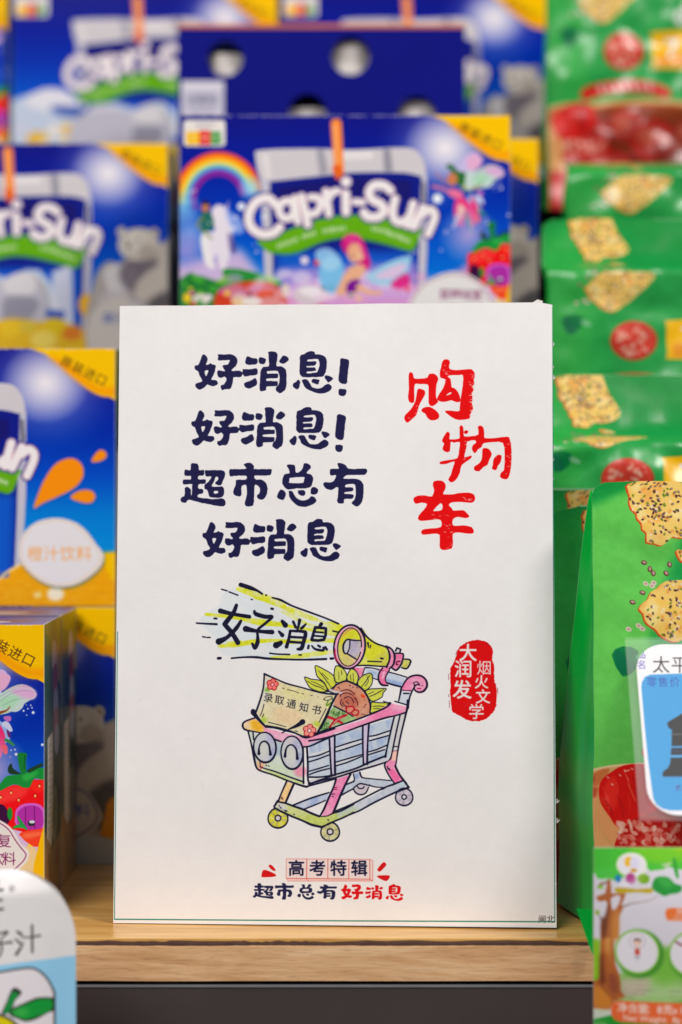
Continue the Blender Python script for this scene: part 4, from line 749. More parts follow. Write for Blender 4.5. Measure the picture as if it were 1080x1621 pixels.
def bag_art(light=True):
    c = Canvas(1062, 1908, '#2c9c4c', lambda p: p * 9.0, 71)
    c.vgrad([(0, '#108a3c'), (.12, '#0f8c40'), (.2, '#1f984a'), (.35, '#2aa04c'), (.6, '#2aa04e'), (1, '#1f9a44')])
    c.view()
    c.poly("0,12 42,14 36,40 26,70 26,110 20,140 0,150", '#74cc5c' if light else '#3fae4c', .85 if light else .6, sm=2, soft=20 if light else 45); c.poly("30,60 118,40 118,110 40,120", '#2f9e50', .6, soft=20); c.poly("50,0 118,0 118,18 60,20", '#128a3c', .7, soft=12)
    c.px += c.n2[..., None] * .03
    c.view(-20.26, -5.79, 17.77)
    chip(c, "615,125 700,102 900,100 1070,112 1150,300 1250,480 1190,560 1080,590 1010,580 960,630 915,655 870,640 800,625 800,550 765,520 760,470 725,430 720,390 680,350 665,290 670,240 640,180", 170, 14, 5)
    chip(c, "725,1180 760,1130 800,1100 830,1040 880,1010 950,950 1150,940 1300,960 1460,985 1440,1080 1330,1200 1200,1330 1080,1430 1000,1450 900,1400 860,1350 800,1310 770,1270 760,1220", 150, 14, 6)
    chip(c, "1040,700 1080,690 1180,760 1150,800 1080,780", 6, 12, 7)
    for x, y in ((778, 797), (825, 850), (852, 885), (985, 812), (955, 885), (757, 1047), (673, 1127)): c.ell(x, y, 25, 19, '#5a2a2c', .3 * (x % 7)); c.ell(x + 2, y - 3, 17, 10, '#c29a92', .3 * (x % 7))
    for x, y in ((788, 972), (838, 990), (852, 965), (640, 1350), (720, 1320), (750, 1345)): c.ell(x, y, 24, 18, '#dcc8bc', .5); c.ell(x, y, 12, 7, '#b08a80', .5)
    c.view()
    c.poly("8,82 13,78 20,80 19,88 13,92", '#0a7a44', sm=2); c.poly("9,80 14,82 17,89 12,91", '#0a6a4a', .8, sm=2); c.ell(22, 84, 3.5, 1.6, '#cfe6d8', .5, a=.5)
    # salami slice, name plate, banner
    c.view(); c.ell(50, 95.6, 13.6, 13.2, '#a83a2c'); c.ell(50, 95, 12.6, 12.2, '#d84a3c', mott=.2); g = np.random.default_rng(9)
    for k in range(34):
        a, r = g.random() * 6.28, 11 * g.random() ** .5; c.ell(50 + r * math.cos(a), 95 + r * math.sin(a), .7 + 1.9 * g.random(), .6 + 1.2 * g.random(), ('#efae98', '#f2c8b4', '#c23a30')[k % 3], g.random() * 3, a=.8)
    c.poly("72,82 112,80 114,84 114,106 112,108 72,108 69,105 69,85", '#f2bc14', sm=2); c.poly("72,98 112,96 112,107 72,107", '#e8952a', .8, soft=6)
    c.text('dr', 92, 70, 19, '#dfe9dc', bold=.05); c.text('7', 82, 93, 19, '#ece8e0', bold=.03)
    c.poly("22,122 36,117 50,115.5 66,117 80,122 79,129 66,126 50,124.6 36,126 23,130", '#cc2a1e', sm=2)
    for k in range(7): c.line([(34 + k * 5.4, 119.4 - .35 * (3 - abs(3 - k))), (35 + k * 5.4, 123.4 - .3 * (3 - abs(3 - k)))], 2.6, '#efc4bc', a=.9)
    # basket with tomatoes
    c.view()
    c.poly("-4,146 10,138 30,133 60,130 90,133 110,139 122,146 122,212 -4,212", '#a8552a', sm=2); c.line("-4,144 20,135 60,131 100,135 122,144", 2.6, '#e8b078', rough=0); c.poly("0,148 30,138 60,135 90,138 118,148 118,160 60,146 0,160", '#8a3a18', .9, sm=2, soft=5)
    for x, y, r, col in ((22, 156, 20, '#d21c12'), (52, 150, 14, '#b83020'), (70, 160, 18, '#c82418'), (96, 156, 15, '#a83a24'), (40, 182, 20, '#c42218'), (84, 188, 22, '#8a2a1c'), (112, 172, 16, '#b8562c')):
        c.ell(x, y, r, r * .95, '#5a120c', soft=3); c.ell(x - 1, y - 1, r * .93, r * .88, col, soft=1); c.ell(x - r * .3, y - r * .25, r * .4, r * .32, '#e8806a', a=.75, soft=6); c.ell(x + r * .3, y + r * .35, r * .4, r * .3, '#7a140c', a=.5, soft=8)
    c.poly("20,140 118,146 118,212 20,212", '#5a1e0e', .35, soft=14)
    c.view(-23.15, 69.5, 16.47)
    c.poly("355,1085 500,1045 640,1030 660,1400 600,1621 560,1800 340,1800", '#e6b176', .9, soft=3); c.line("350,1085 480,1050 620,1030 760,1018", 16, '#f0cf9e', rough=0)
    c.poly("360,1200 420,1190 460,1150 500,1060 380,1100", '#c8683a', .8, sm=2, soft=3); c.poly("360,1120 390,1115 390,1170 360,1180", '#a8281c', .8, soft=2); c.poly("360,1210 420,1200 410,1270 360,1300", '#b8442c', .8, soft=4)
    c.poly("425,1200 450,1140 520,1080 600,1035 720,1020 860,1060 880,1300 760,1400 640,1450 560,1500 500,1420 440,1330 425,1260", '#d0120c', sm=2); c.poly("470,1180 540,1120 560,1300 520,1380 470,1300", '#e8382a', .7, sm=3, soft=6); c.line("640,1180 690,1300", 8, '#f07a50', a=.7); c.line("610,1080 640,1070", 10, '#f4b090', a=.8); c.poly("700,1040 800,1060 790,1400 700,1380", '#a80c0a', .6, soft=8)
    for x0_, y0_, x1_, y1_, w_, cc_, aa_ in ((450, 1200, 500, 1380, 26, '#f0554a', .6), (520, 1110, 560, 1250, 18, '#ee4a3c', .6), (600, 1080, 640, 1200, 16, '#f2705c', .6), (660, 1100, 700, 1330, 14, '#8c0808', .5), (560, 1260, 600, 1430, 30, '#a40a08', .5), (470, 1300, 520, 1420, 22, '#900606', .5), (630, 1230, 640, 1400, 18, '#e83a30', .5)):
        c.line([(x0_, y0_), ((x0_ + x1_) / 2 + 14, (y0_ + y1_) / 2), (x1_, y1_)], (4, w_, 5), cc_, a=aa_, mott=.6)
    for x_, y_ in ((488, 1130), (520, 1180), (610, 1075), (575, 1110), (660, 1060)): c.ell(x_, y_, 12, 5, '#fbd8cc', .6, a=.8, soft=1)
    c.poly("530,1621 570,1540 640,1450 760,1400 900,1420 1020,1450 1040,1620 900,1700 560,1700", '#b8160e', sm=2); g = np.random.default_rng(12)
    for k in range(90): c.ell(560 + 430 * g.random(), 1450 + 170 * g.random(), 12 + 18 * g.random(), 10 + 14 * g.random(), ('#e8a090', '#f2c8b4', '#c8322a', '#dc7a6a')[k % 4], g.random() * 3, a=.75)
    for k in range(40): c.line([(360 + 80 * g.random(), 1280 + 12 * k), (450 + 60 * g.random(), 1282 + 12 * k)], 3, '#d89a58', a=.5)
    c.view(); c.poly("0,180 16,178 14,212 0,212", '#cc2018', .9, soft=3)
    return c
# ---------------------------------------------------------------- planes whose print is traced in photograph coordinates
class Plane:
    def __init__(s, o, u, v, w, h, k):
        s.o = np.array(o, float); s.u = np.array(u, float); s.v = np.array(v, float); s.u /= np.linalg.norm(s.u); s.v /= np.linalg.norm(s.v)
        s.n = np.cross(s.u, s.v); s.w, s.h, s.k = w, h, k
    def T(s, p):
        d = np.stack([(p[:, 0] - CX) / F, np.ones(len(p)), -(p[:, 1] - HY) / F], 1); c = np.array([0, 0, CAMH])
        t = ((s.o - c) @ s.n) / (d @ s.n); q = c + d * t[:, None] - s.o
        return np.stack([q @ s.u, s.h - q @ s.v], 1) * s.k
_cd = 47 / math.hypot(47, 75)
PRICE = Plane((130.4 - 1, 903, 61.9), (1, 0, 0), (0, 47, 74.9), 96, 88.4, 9)
def price_art():
    c = Canvas(int(96 * 9), int(88.4 * 9), '#f3eff2', PRICE.T, 81)
    c.view(980, 1000, 5.23)
    c.poly("186,460 190,420 215,375 260,355 560,345 2000,345 2000,1480 420,1480 360,1465 310,1430 285,1380 270,1280 240,1050 215,800", '#2c9ddc', sm=0)
    for ch, x, y in (('品', 186, 188), ('名', 190, 275)): c.text(ch, x, y, 78, '#4a40b4', bold=.004)
    for ch, x in (('太', 350), ('平', 505), ('梳', 660), ('打', 815)): c.text(ch, x, 275, 150, '#20202a', bold=.004)
    for k, ch in enumerate('零售价'): c.text(ch, 272 + 95 * k, 418, 88, '#0e4cae', bold=.015)
    c.poly("400,765 410,745 470,710 523,678 600,660 640,660 640,1110 655,1140 700,1170 705,1200 365,1200 360,1175 375,1150 405,1130 425,1090 437,930 440,812 415,800", '#0b0c10', sm=0)
    for y, w, col in ((850, 10, '#5c5e66'), (955, 16, '#3f9bdc'), (990, 8, '#1d4a78'), (1032, 22, '#4aa8e6')): c.line([(432, y), (640, y - 4)], w, col, rough=.2)
    c.line("480,1290 500,1280", 22, '#4a58a0'); c.line("470,1310 520,1308", 6, '#4a58a0')
    return c
SACHET = Plane((107.9, 890, -150), (1, 0, 0), (0, 0, 1), 118, 202.3, 7)
def sachet_art():
    c = Canvas(826, 1416, '#ddd8e2', SACHET.T, 91)
    c.view(930, 1471, 7.2)
    c.poly("0,120 60,110 140,115 140,640 20,740 0,740", '#7ac018', soft=4); c.poly("60,120 100,118 110,560 60,500", '#a8c818', .8, soft=5)
    c.poly("360,480 800,160 1000,160 4800,100 4800,800 300,800", '#74bc3c', .95, soft=8); c.poly("360,560 700,520 800,600 1000,560 4800,560 4800,780 340,780", '#b8cf9e', .8, soft=14)
    c.poly("370,540 700,520 640,720 360,740", '#c8b8a4', .9, soft=8)
    c.poly("20,1040 250,960 600,1010 4800,960 4800,9000 0,9000", '#239a2e', sm=0); c.poly("0,900 250,890 240,960 30,1040", '#cfd8c4', soft=3); c.poly("30,1080 200,1040 220,1120 60,1400 30,1400", '#a8d08a', .6, soft=6)
    c.poly("900,780 1300,740 4800,720 4800,790 1300,800", '#4a9a2a', soft=4)
    c.poly("150,0 150,-60 340,-60 300,60 290,200 310,380 360,520 370,680 420,740 300,800 240,900 30,900 30,740 60,600 130,560 140,300", '#b8642c', sm=0, soft=1)
    c.poly("200,-60 320,-60 270,100 250,300 270,500 240,300 190,200", '#e2a050', .8, sm=2, soft=5); c.poly("140,300 170,250 200,600 140,640", '#6a2f1c', .9, soft=5); c.poly("230,500 320,500 350,700 250,700", '#8a4230', .7, sm=2, soft=6); c.poly("30,700 130,640 240,740 260,880 60,880", '#d8862e', .9, sm=2, soft=5); c.line("160,640 230,720 330,780", (16, 12, 6), '#7a4020', a=.7)
    c.poly("260,900 270,840 310,800 360,785 4800,785 4800,1030 360,1030 300,1010 265,960", '#ee6a34', sm=0, soft=1)
    for k, ch in enumerate('净含量：8克x12'): c.text(ch, (385, 500, 610, 700, 795, 885, 965, 1040, 1100)[k], 865, 118, '#f6ece6', bold=.03)
    c.text('Net Weight:  8g x', 745, 975, 96, '#f6ece6', bold=.03, sx=1.0)
    for cx, cy, r in ((550, 225, 228), (1145, 235, 228), (1740, 225, 228)):
        c.ell(cx + 25, cy + 20, r + 45, r + 45, '#4a9430', soft=3); c.ell(cx, cy, r + 18, r + 22, '#88c83c', soft=1); c.ell(cx, cy, r, r, '#e9e4ec')
    for cx in (550, 1150):
        o = cx - 550
        t = np.linspace(0, 6.28, 26); c.line([(cx + 90 * math.cos(q), 105 + 80 * math.sin(q)) for q in t], 9, '#c8b4bc', sm=0) if cx == 550 else c.line([(cx - 170, 100), (cx - 90, 140), (cx, 130)], 24, '#8a3440')
        c.ell(cx, 125, 40, 38, '#efc8b4'); c.poly([(cx - 46, 115), (cx - 30, 80), (cx, 72), (cx + 34, 82), (cx + 46, 118), (cx, 92)], '#6a4a3c', sm=2)
        c.poly([(cx - 22, 185), (cx + 22, 185), (cx + 30, 262), (cx - 30, 262)], '#d24a38', sm=0, soft=1); c.line([(cx - 22, 290), (cx + 22, 290)], 20, '#9aa8b8'); c.line([(cx - 12, 320), (cx - 12, 345)], 8, '#e8c8b8'); c.line([(cx + 12, 320), (cx + 12, 345)], 8, '#e8c8b8')
    for x, y, w in ((410, 545, 260), (530, 603, 180), (400, 655, 330), (370, 700, 260), (400, 745, 120), (1000, 555, 300), (980, 605, 240), (900, 660, 400), (900, 715, 360)):
        c.line([(x, y), (x + w, y)], 9, ('#8a6a5c', '#5a4438', '#a08a84')[x % 3], a=.6, mott=1.2)
    c.view(930, 1330, 7.2)
    c.poly("60,60 4800,60 4800,320 1100,330 1000,220 960,250 900,290 850,320 760,330 700,340 640,300 330,450 290,440 220,420 140,440 90,380", '#4cc43c', sm=2); c.poly("500,60 1400,60 1400,160 900,260 640,220 560,150", '#78cc28', .9, sm=2, soft=8); c.poly("1000,60 4800,60 4800,120 1000,130", '#a0cc14', .9, soft=8); c.poly("100,330 330,300 320,420 140,430", '#52cc4a', .9, sm=2, soft=5)
    c.poly("960,220 1000,200 1030,400 1000,410 975,340", '#3aa63a', sm=2); c.poly("760,410 900,400 980,470 1050,490 1060,540 1010,575 920,590 860,610 790,580 720,520", '#2a9a3e', sm=3); c.poly("780,420 880,415 960,480 880,520", '#4ab84e', .7, sm=3, soft=5)
    c.poly("100,640 200,600 230,440 260,440 270,600 400,590 430,600 380,720 400,750 350,860 345,1100 150,1100 160,920 210,820 150,700 110,680", '#b5693a', sm=0, soft=1); c.poly("130,720 215,690 215,830 190,900 150,860", '#ddd8e2', sm=3); c.poly("265,660 330,620 370,640 330,750 280,780", '#ddd8e2', sm=3)
    c.poly("150,900 190,860 220,760 250,700 230,900 200,1100 155,1100", '#6e3a28', .8, sm=2, soft=3); c.poly("280,860 345,760 345,1100 270,1100", '#d89040', .8, sm=2, soft=5); c.line("400,740 480,705 560,690 690,660 780,610", (18, 12, 8, 6, 4), '#8a6a58'); c.line("240,470 150,500 120,540", (14, 24, 20), '#8a4a34'); c.ell(150, 530, 34, 22, '#8ac82c', .2)
    c.ell(112, 820, 26, 30, '#9ab82a'); c.line("130,850 170,910", (8, 14), '#5a4a48')
    # round badge: plain coloured shapes
    c.ell(500, 275, 172, 135, '#e8f0c0'); c.ell(500, 275, 158, 122, '#ebe8f0'); c.ell(465, 240, 46, 58, '#f4be28', .3); c.ell(535, 250, 56, 62, '#dfdcf0'); c.ell(520, 335, 40, 22, '#d89a1c'); c.ell(345, 430, 34, 44, '#2a84c4'); c.ell(485, 425, 56, 62, '#b8428c', mott=.3); c.ell(630, 425, 70, 56, '#7ab024', mott=.2); c.ell(420, 490, 60, 22, '#ebe8f0')
    c.poly("310,535 400,530 560,540 720,525 710,580 560,575 400,590 315,580", '#c4aa12', sm=2)
    c.poly("860,800 880,755 930,738 1500,735 1560,800 1500,880 930,882 880,860", '#f29a70', sm=2); c.poly("860,800 880,755 930,738 985,738 985,800 930,875 880,860", '#ee7a3c', sm=2); c.line("1010,770 1400,770", 20, '#e8c0b4'); c.line("980,830 1400,835", 10, '#d8745a')
    return c
POUCH = Plane((-252.0, 880, -176), (1, 0, 0), (0, 0, 1), 140, 221, 6)
def pouch_art():
    c = Canvas(840, 1326, '#f0ecec', POUCH.T, 95)
    c.view(0, 1370, 5.4)
    K = '#2e2a2c'
    c.poly("-1800,860 -200,840 200,800 640,770 900,770 900,4600 -1800,4600", '#9cd8fa', sm=0)
    q = "-500,2400 -500,1000 -440,900 -300,880 100,868 250,852 330,865 400,920 445,1000 470,1090 470,1400 466,2400"
    c.poly(q, '#f2ebf0', sm=0); c.line("-500,2400 -500,1000 -440,900 -300,880 0,876 150,858 280,852 360,890 420,960 460,1040 474,1120 474,1600 468,2400", 16, K, rough=0)
    c.ell(-60, 1560, 330, 350, K); c.ell(-60, 1565, 314, 334, '#e8d800'); c.ell(20, 1440, 60, 40, '#f4ec60', .5, soft=3)
    c.poly("120,1030 155,1010 205,1045 195,1075 150,1120 115,1215 40,1225 80,1130", K, sm=2); c.poly("130,1045 185,1065 140,1120 105,1215 55,1215 90,1130", '#169a44', sm=2)
    c.poly("115,1190 220,1145 330,1105 440,1110 470,1130 470,1220 420,1240 330,1285 240,1300 170,1270 110,1240", K, sm=3); c.poly("125,1205 230,1160 340,1122 450,1130 450,1215 330,1265 240,1282 180,1255 130,1225", '#12a03c', sm=3); c.poly("125,1210 200,1180 260,1200 240,1260 160,1245", '#4ac050', .8, sm=3, soft=6)
    c.lines("-90,200 42,188;-100,278 36,268;-110,356 46,346", 20, K, sm=0); c.line("-8,120 -4,480", 17, K, sm=0); c.line([(115 + 20 * math.cos(q_), 180 + 20 * math.sin(q_)) for q_ in np.linspace(0, 6.28, 14)], 9, '#7a7678', sm=0); c.ell(115, 180, 7, 7, '#7a7678')
    c.line("-120,545 0,552 85,540 40,590 25,620 40,680 20,740 -10,745", (12, 14, 18, 12, 14, 16, 14, 6), K); c.line("-120,640 0,635 120,628", (14, 14, 20), K)
    c.line("165,540 200,565", (18, 24), K); c.line("150,600 190,640", (12, 20), K); c.line("160,730 200,670 215,630", (26, 18, 8), K); c.line("200,590 280,592 355,582", (10, 14, 18), K); c.line("288,490 290,600 292,720", (18, 18, 18), K)
    c.text('椰', -210, 620, 240, K)
    return c

# ---------------------------------------------------------------- materials
def lin(c):
    c = rgb(c); return tuple(float(v / 12.92 if v <= .04045 else ((v + .055) / 1.055) ** 2.4) for v in c)
def new_mat(name, rough=.5, spec=.5, coat=0.):
    m = bpy.data.materials.new(name); m.use_nodes = True
    b = m.node_tree.nodes['Principled BSDF']; b.inputs['Roughness'].default_value = rough; b.inputs['Specular IOR Level'].default_value = spec
    b.inputs['Coat Weight'].default_value = coat; b.inputs['Coat Roughness'].default_value = .12
    return m, m.node_tree, b
def node(nt, t, **k):
    n = nt.nodes.new(t)
    for a, v in k.items():
        if a.startswith('i_'): n.inputs[a[2:].replace('_', ' ')].default_value = v
        else: setattr(n, a, v)
    return n
def add_bump(nt, b, scale, strength, dist=.0003, detail=4., coord='Object', stretch=None, prev=None):
    tc = node(nt, 'ShaderNodeTexCoord'); mp = node(nt, 'ShaderNodeMapping')
    if stretch: mp.inputs['Scale'].default_value = stretch
    nz = node(nt, 'ShaderNodeTexNoise', i_Scale=scale, i_Detail=detail); bp = node(nt, 'ShaderNodeBump', i_Strength=strength, i_Distance=dist)
    nt.links.new(tc.outputs[coord], mp.inputs[0]); nt.links.new(mp.outputs[0], nz.inputs['Vector']); nt.links.new(nz.outputs['Fac'], bp.inputs['Height'])
    if prev: nt.links.new(prev.outputs[0], bp.inputs['Normal'])
    nt.links.new(bp.outputs[0], b.inputs['Normal']); return bp
def print_mat(name, canvas, rough=.35, spec=.5, coat=0., bump=(60, .15, .0003), gain=None, sat=1.):
    if sat != 1.:
        g = canvas.px.mean(2, keepdims=True); canvas.px[:] = np.clip(g + (canvas.px - g) * sat, 0, 1)
    m, nt, b = new_mat(name, rough, spec, coat)
    t = node(nt, 'ShaderNodeTexImage'); t.image = canvas.image(name); t.interpolation = 'Cubic'; t.extension = 'EXTEND'
    if gain:
        hs = node(nt, 'ShaderNodeHueSaturation', i_Value=gain); nt.links.new(t.outputs[0], hs.inputs['Color']); nt.links.new(hs.outputs[0], b.inputs['Base Color'])
    else: nt.links.new(t.outputs[0], b.inputs['Base Color'])
    if bump: add_bump(nt, b, *bump)
    return m
def plain(name, col, rough=.5, spec=.5, var=.12, scale=40, bump=.1, metal=0.):
    m, nt, b = new_mat(name, rough, spec); b.inputs['Metallic'].default_value = metal
    tc = node(nt, 'ShaderNodeTexCoord'); nz = node(nt, 'ShaderNodeTexNoise', i_Scale=scale, i_Detail=5.)
    mx = node(nt, 'ShaderNodeMix', data_type='RGBA'); c = lin(col)
    mx.inputs[6].default_value = (*[v * (1 - var) for v in c], 1); mx.inputs[7].default_value = (*[min(v * (1 + var), 1) for v in c], 1)
    nt.links.new(tc.outputs['Object'], nz.inputs['Vector']); nt.links.new(nz.outputs['Fac'], mx.inputs[0]); nt.links.new(mx.outputs[2], b.inputs['Base Color'])
    bp = node(nt, 'ShaderNodeBump', i_Strength=bump, i_Distance=.0004); nt.links.new(nz.outputs['Fac'], bp.inputs['Height']); nt.links.new(bp.outputs[0], b.inputs['Normal'])
    return m
def wood(name, c1, c2, c3, sx=(6, 60, 60), rough=.4, pores=True, coat=0.):
    m, nt, b = new_mat(name, rough, .5, coat)
    tc = node(nt, 'ShaderNodeTexCoord'); mp = node(nt, 'ShaderNodeMapping'); mp.inputs['Scale'].default_value = sx
    n1 = node(nt, 'ShaderNodeTexNoise', i_Scale=2.2, i_Detail=9., i_Roughness=.62, i_Distortion=.8)
    r = node(nt, 'ShaderNodeValToRGB'); e = r.color_ramp.elements
    e[0].position = .33; e[0].color = (*lin(c1), 1); e[1].position = .67; e[1].color = (*lin(c3), 1); k = e.new(.5); k.color = (*lin(c2), 1)
    nt.links.new(tc.outputs['Object'], mp.inputs[0]); nt.links.new(mp.outputs[0], n1.inputs['Vector']); nt.links.new(n1.outputs['Fac'], r.inputs[0])
    mp2 = node(nt, 'ShaderNodeMapping'); mp2.inputs['Scale'].default_value = (sx[0] * 5, sx[1] * 9, sx[2] * 9)
    n2 = node(nt, 'ShaderNodeTexNoise', i_Scale=3., i_Detail=3.); nt.links.new(tc.outputs['Object'], mp2.inputs[0]); nt.links.new(mp2.outputs[0], n2.inputs['Vector'])
    r2 = node(nt, 'ShaderNodeValToRGB'); r2.color_ramp.elements[0].position = .34; r2.color_ramp.elements[0].color = (.42, .30, .22, 1); r2.color_ramp.elements[1].position = .46; r2.color_ramp.elements[1].color = (1, 1, 1, 1)
    nt.links.new(n2.outputs['Fac'], r2.inputs[0])
    mx = node(nt, 'ShaderNodeMix', data_type='RGBA', blend_type='MULTIPLY'); mx.inputs[0].default_value = .42 if pores else .2
    nt.links.new(r.outputs[0], mx.inputs[6]); nt.links.new(r2.outputs[0], mx.inputs[7]); nt.links.new(mx.outputs[2], b.inputs['Base Color'])
    bp = node(nt, 'ShaderNodeBump', i_Strength=.25, i_Distance=.0003); nt.links.new(n2.outputs['Fac'], bp.inputs['Height']); nt.links.new(bp.outputs[0], b.inputs['Normal'])
    return m
# ---------------------------------------------------------------- mesh helpers (coordinates in millimetres)
def link(name, verts, faces, mats, parent=None, uvs=None, midx=None, smooth_=False):
    me = bpy.data.meshes.new(name); me.from_pydata([(x * MM, y * MM, z * MM) for x, y, z in verts], [], faces)
    for m in (mats if isinstance(mats, (list, tuple)) else [mats]): me.materials.append(m)
    if midx: me.polygons.foreach_set('material_index', midx)
    if uvs is not None:
        l = me.uv_layers.new(name='UVMap')
        for p in me.polygons:
            for li in p.loop_indices: l.data[li].uv = uvs[me.loops[li].vertex_index]
    if smooth_: me.polygons.foreach_set('use_smooth', [True] * len(me.polygons))
    me.validate(); me.update()
    o = bpy.data.objects.new(name, me); scene.collection.objects.link(o)
    if parent is not None: o.parent = parent
    return o
def empty(name, loc, label, cat, group=None):
    o = bpy.data.objects.new(name, None); scene.collection.objects.link(o); o.location = [v * MM for v in loc]
    o.empty_display_size = .02; tagp(o, label, cat, group); return o
def tagp(o, label=None, cat=None, group=None, kind=None):
    for k, v in (('label', label), ('category', cat), ('group', group), ('kind', kind)):
        if v: o[k] = v
    return o
def bevel_box(name, x0, x1, y0, y1, z0, z1, m, parent=None, r=.8, seg=2):
    bm = bmesh.new(); bmesh.ops.create_cube(bm, size=1)
    for v in bm.verts: v.co = (((x0 + x1) / 2 + v.co.x * (x1 - x0)) * MM, ((y0 + y1) / 2 + v.co.y * (y1 - y0)) * MM, ((z0 + z1) / 2 + v.co.z * (z1 - z0)) * MM)
    if r: bmesh.ops.bevel(bm, geom=bm.edges[:], offset=r * MM, segments=seg, affect='EDGES', profile=.6)
    me = bpy.data.meshes.new(name); bm.to_mesh(me); bm.free(); me.materials.append(m)
    o = bpy.data.objects.new(name, me); scene.collection.objects.link(o)
    if parent is not None: o.parent = parent
    return o
def sheet(name, nx, nz, fn, m, parent=None, uv=None, thick=.5, dirn=(0, 1, 0), edge=None, smooth_=True):
    """a bent sheet of real thickness: fn(u,v)->point, back face offset along dirn; v runs down from the top edge"""
    V = []; U = []; Fc = []; MI = []
    for s in (0, 1):
        for j in range(nz + 1):
            for i in range(nx + 1):
                u, v = i / nx, j / nz; p = fn(u, v)
                V.append((p[0] + dirn[0] * thick * s, p[1] + dirn[1] * thick * s, p[2] + dirn[2] * thick * s)); U.append(uv(u, v) if uv else (u, 1 - v))
    N = (nx + 1) * (nz + 1); a = lambda i, j, s=0: s * N + j * (nx + 1) + i
    for j in range(nz):
        for i in range(nx):
            Fc.append((a(i, j), a(i, j + 1), a(i + 1, j + 1), a(i + 1, j))); MI.append(0)
            Fc.append((a(i, j, 1), a(i + 1, j, 1), a(i + 1, j + 1, 1), a(i, j + 1, 1))); MI.append(1 if edge else 0)
    def rim(q):                                # the cut edge has vertices of its own, so that it stays crisp
        k = len(V)
        for i in q: V.append(V[i]); U.append(U[i])
        Fc.append((k, k + 1, k + 2, k + 3)); MI.append(1 if edge else 0)
    for i in range(nx): rim((a(i, 0), a(i + 1, 0), a(i + 1, 0, 1), a(i, 0, 1))); rim((a(i, nz), a(i, nz, 1), a(i + 1, nz, 1), a(i + 1, nz)))
    for j in range(nz): rim((a(0, j), a(0, j, 1), a(0, j + 1, 1), a(0, j + 1))); rim((a(nx, j), a(nx, j + 1), a(nx, j + 1, 1), a(nx, j, 1)))
    o = link(name, V, Fc, [m] + ([edge] if edge else []), parent, U, MI)
    if smooth_:
        me = o.data; me.polygons.foreach_set('use_smooth', [k < 2 * nx * nz for k in range(len(me.polygons))])
    return o
def vnoise(x, y, z=0.):
    from mathutils import noise
    return noise.noise((x, y, z))

M_kraft = plain('grey_board', '#8a8076', .8, .2, .1, 60)
M_white_edge = plain('white_board_edge', '#dfdad6', .8, .2, .06, 90)
M_dark = plain('painted_steel', '#453b3b', .42, .5, .14, 25, .12)
M_steel_highlight = plain('steel_highlight', '#8a8a8e', .35, .6, .25, 60, .1, .4)
M_navy = plain('navy_board', '#13177c', .2, .15, .08, 12, .12)
M_brownline = plain('orange_board_edge', '#d8763a', .6, .3, .1, 30)
M_foil = plain('pouch_foil', '#cdc6c0', .5, .4, .12, 22, .3)
M_black = plain('shadow_board', '#1c1a1c', .9, .1, .1, 30)
M_greenfilm, _nt, _b = new_mat('green_film', .22, .2)
_b.inputs['Base Color'].default_value = (*lin('#00b03c'), 1); add_bump(_nt, _b, 30, .3, .0008)
M_greenback, _nt, _b = new_mat('green_film_back', .3, .4)
_b.inputs['Base Color'].default_value = (*lin('#0a7a34'), 1); add_bump(_nt, _b, 26, .35, .0008)
M_seal = plain('cut_film_edge', '#a9dcb0', .5, .4, .05, 60)
M_top = wood('shelf_top_wood', '#c28c48', '#dba85c', '#ebbc74', (5, 55, 55), .3, False, .15)
M_front = wood('shelf_front_wood', '#cc9a6a', '#dfb080', '#efc79a', (7, 90, 75), .5, True)
M_glue = plain('dark_chipped_edge', '#4a342c', .8, .2, .5, 220, .6)

def scuffs(m, scale=55., thr=.73, col='#b8b2b0', stretch=(1, 3, 3)):
    nt = m.node_tree; b = nt.nodes['Principled BSDF']; src = b.inputs['Base Color'].links[0].from_socket
    tc = node(nt, 'ShaderNodeTexCoord'); mp = node(nt, 'ShaderNodeMapping'); mp.inputs['Scale'].default_value = stretch
    nz = node(nt, 'ShaderNodeTexNoise', i_Scale=scale, i_Detail=6., i_Roughness=.7); r = node(nt, 'ShaderNodeValToRGB')
    r.color_ramp.elements[0].position = thr; r.color_ramp.elements[0].color = (0, 0, 0, 1); r.color_ramp.elements[1].position = thr + .04; r.color_ramp.elements[1].color = (.6, .6, .6, 1)
    mx = node(nt, 'ShaderNodeMix', data_type='RGBA'); mx.inputs[7].default_value = (*lin(col), 1)
    nt.links.new(tc.outputs['Object'], mp.inputs[0]); nt.links.new(mp.outputs[0], nz.inputs['Vector']); nt.links.new(nz.outputs['Fac'], r.inputs[0]); nt.links.new(r.outputs[0], mx.inputs[0]); nt.links.new(src, mx.inputs[6]); nt.links.new(mx.outputs[2], b.inputs['Base Color'])
scuffs(M_dark, 60, .74); scuffs(M_top, 40, .72, '#8a5a2c', (1, 6, 6)); scuffs(M_front, 45, .74, '#6a4426', (1, 4, 4))
# ---------------------------------------------------------------- the shelf
shelf = link('shelf_board', [], [], M_top); bpy.data.objects.remove(shelf)
def struct(o): o['kind'] = 'structure'; return o
SX0, SX1 = -420, 420
struct(bevel_box('shelf_top', SX0, SX1, 949.5, 1048, -18, 0, M_top, None, .4))
struct(bevel_box('shelf_rear_board', SX0, SX1, 1049, 1640, -18, -.2, M_top, None, .5))
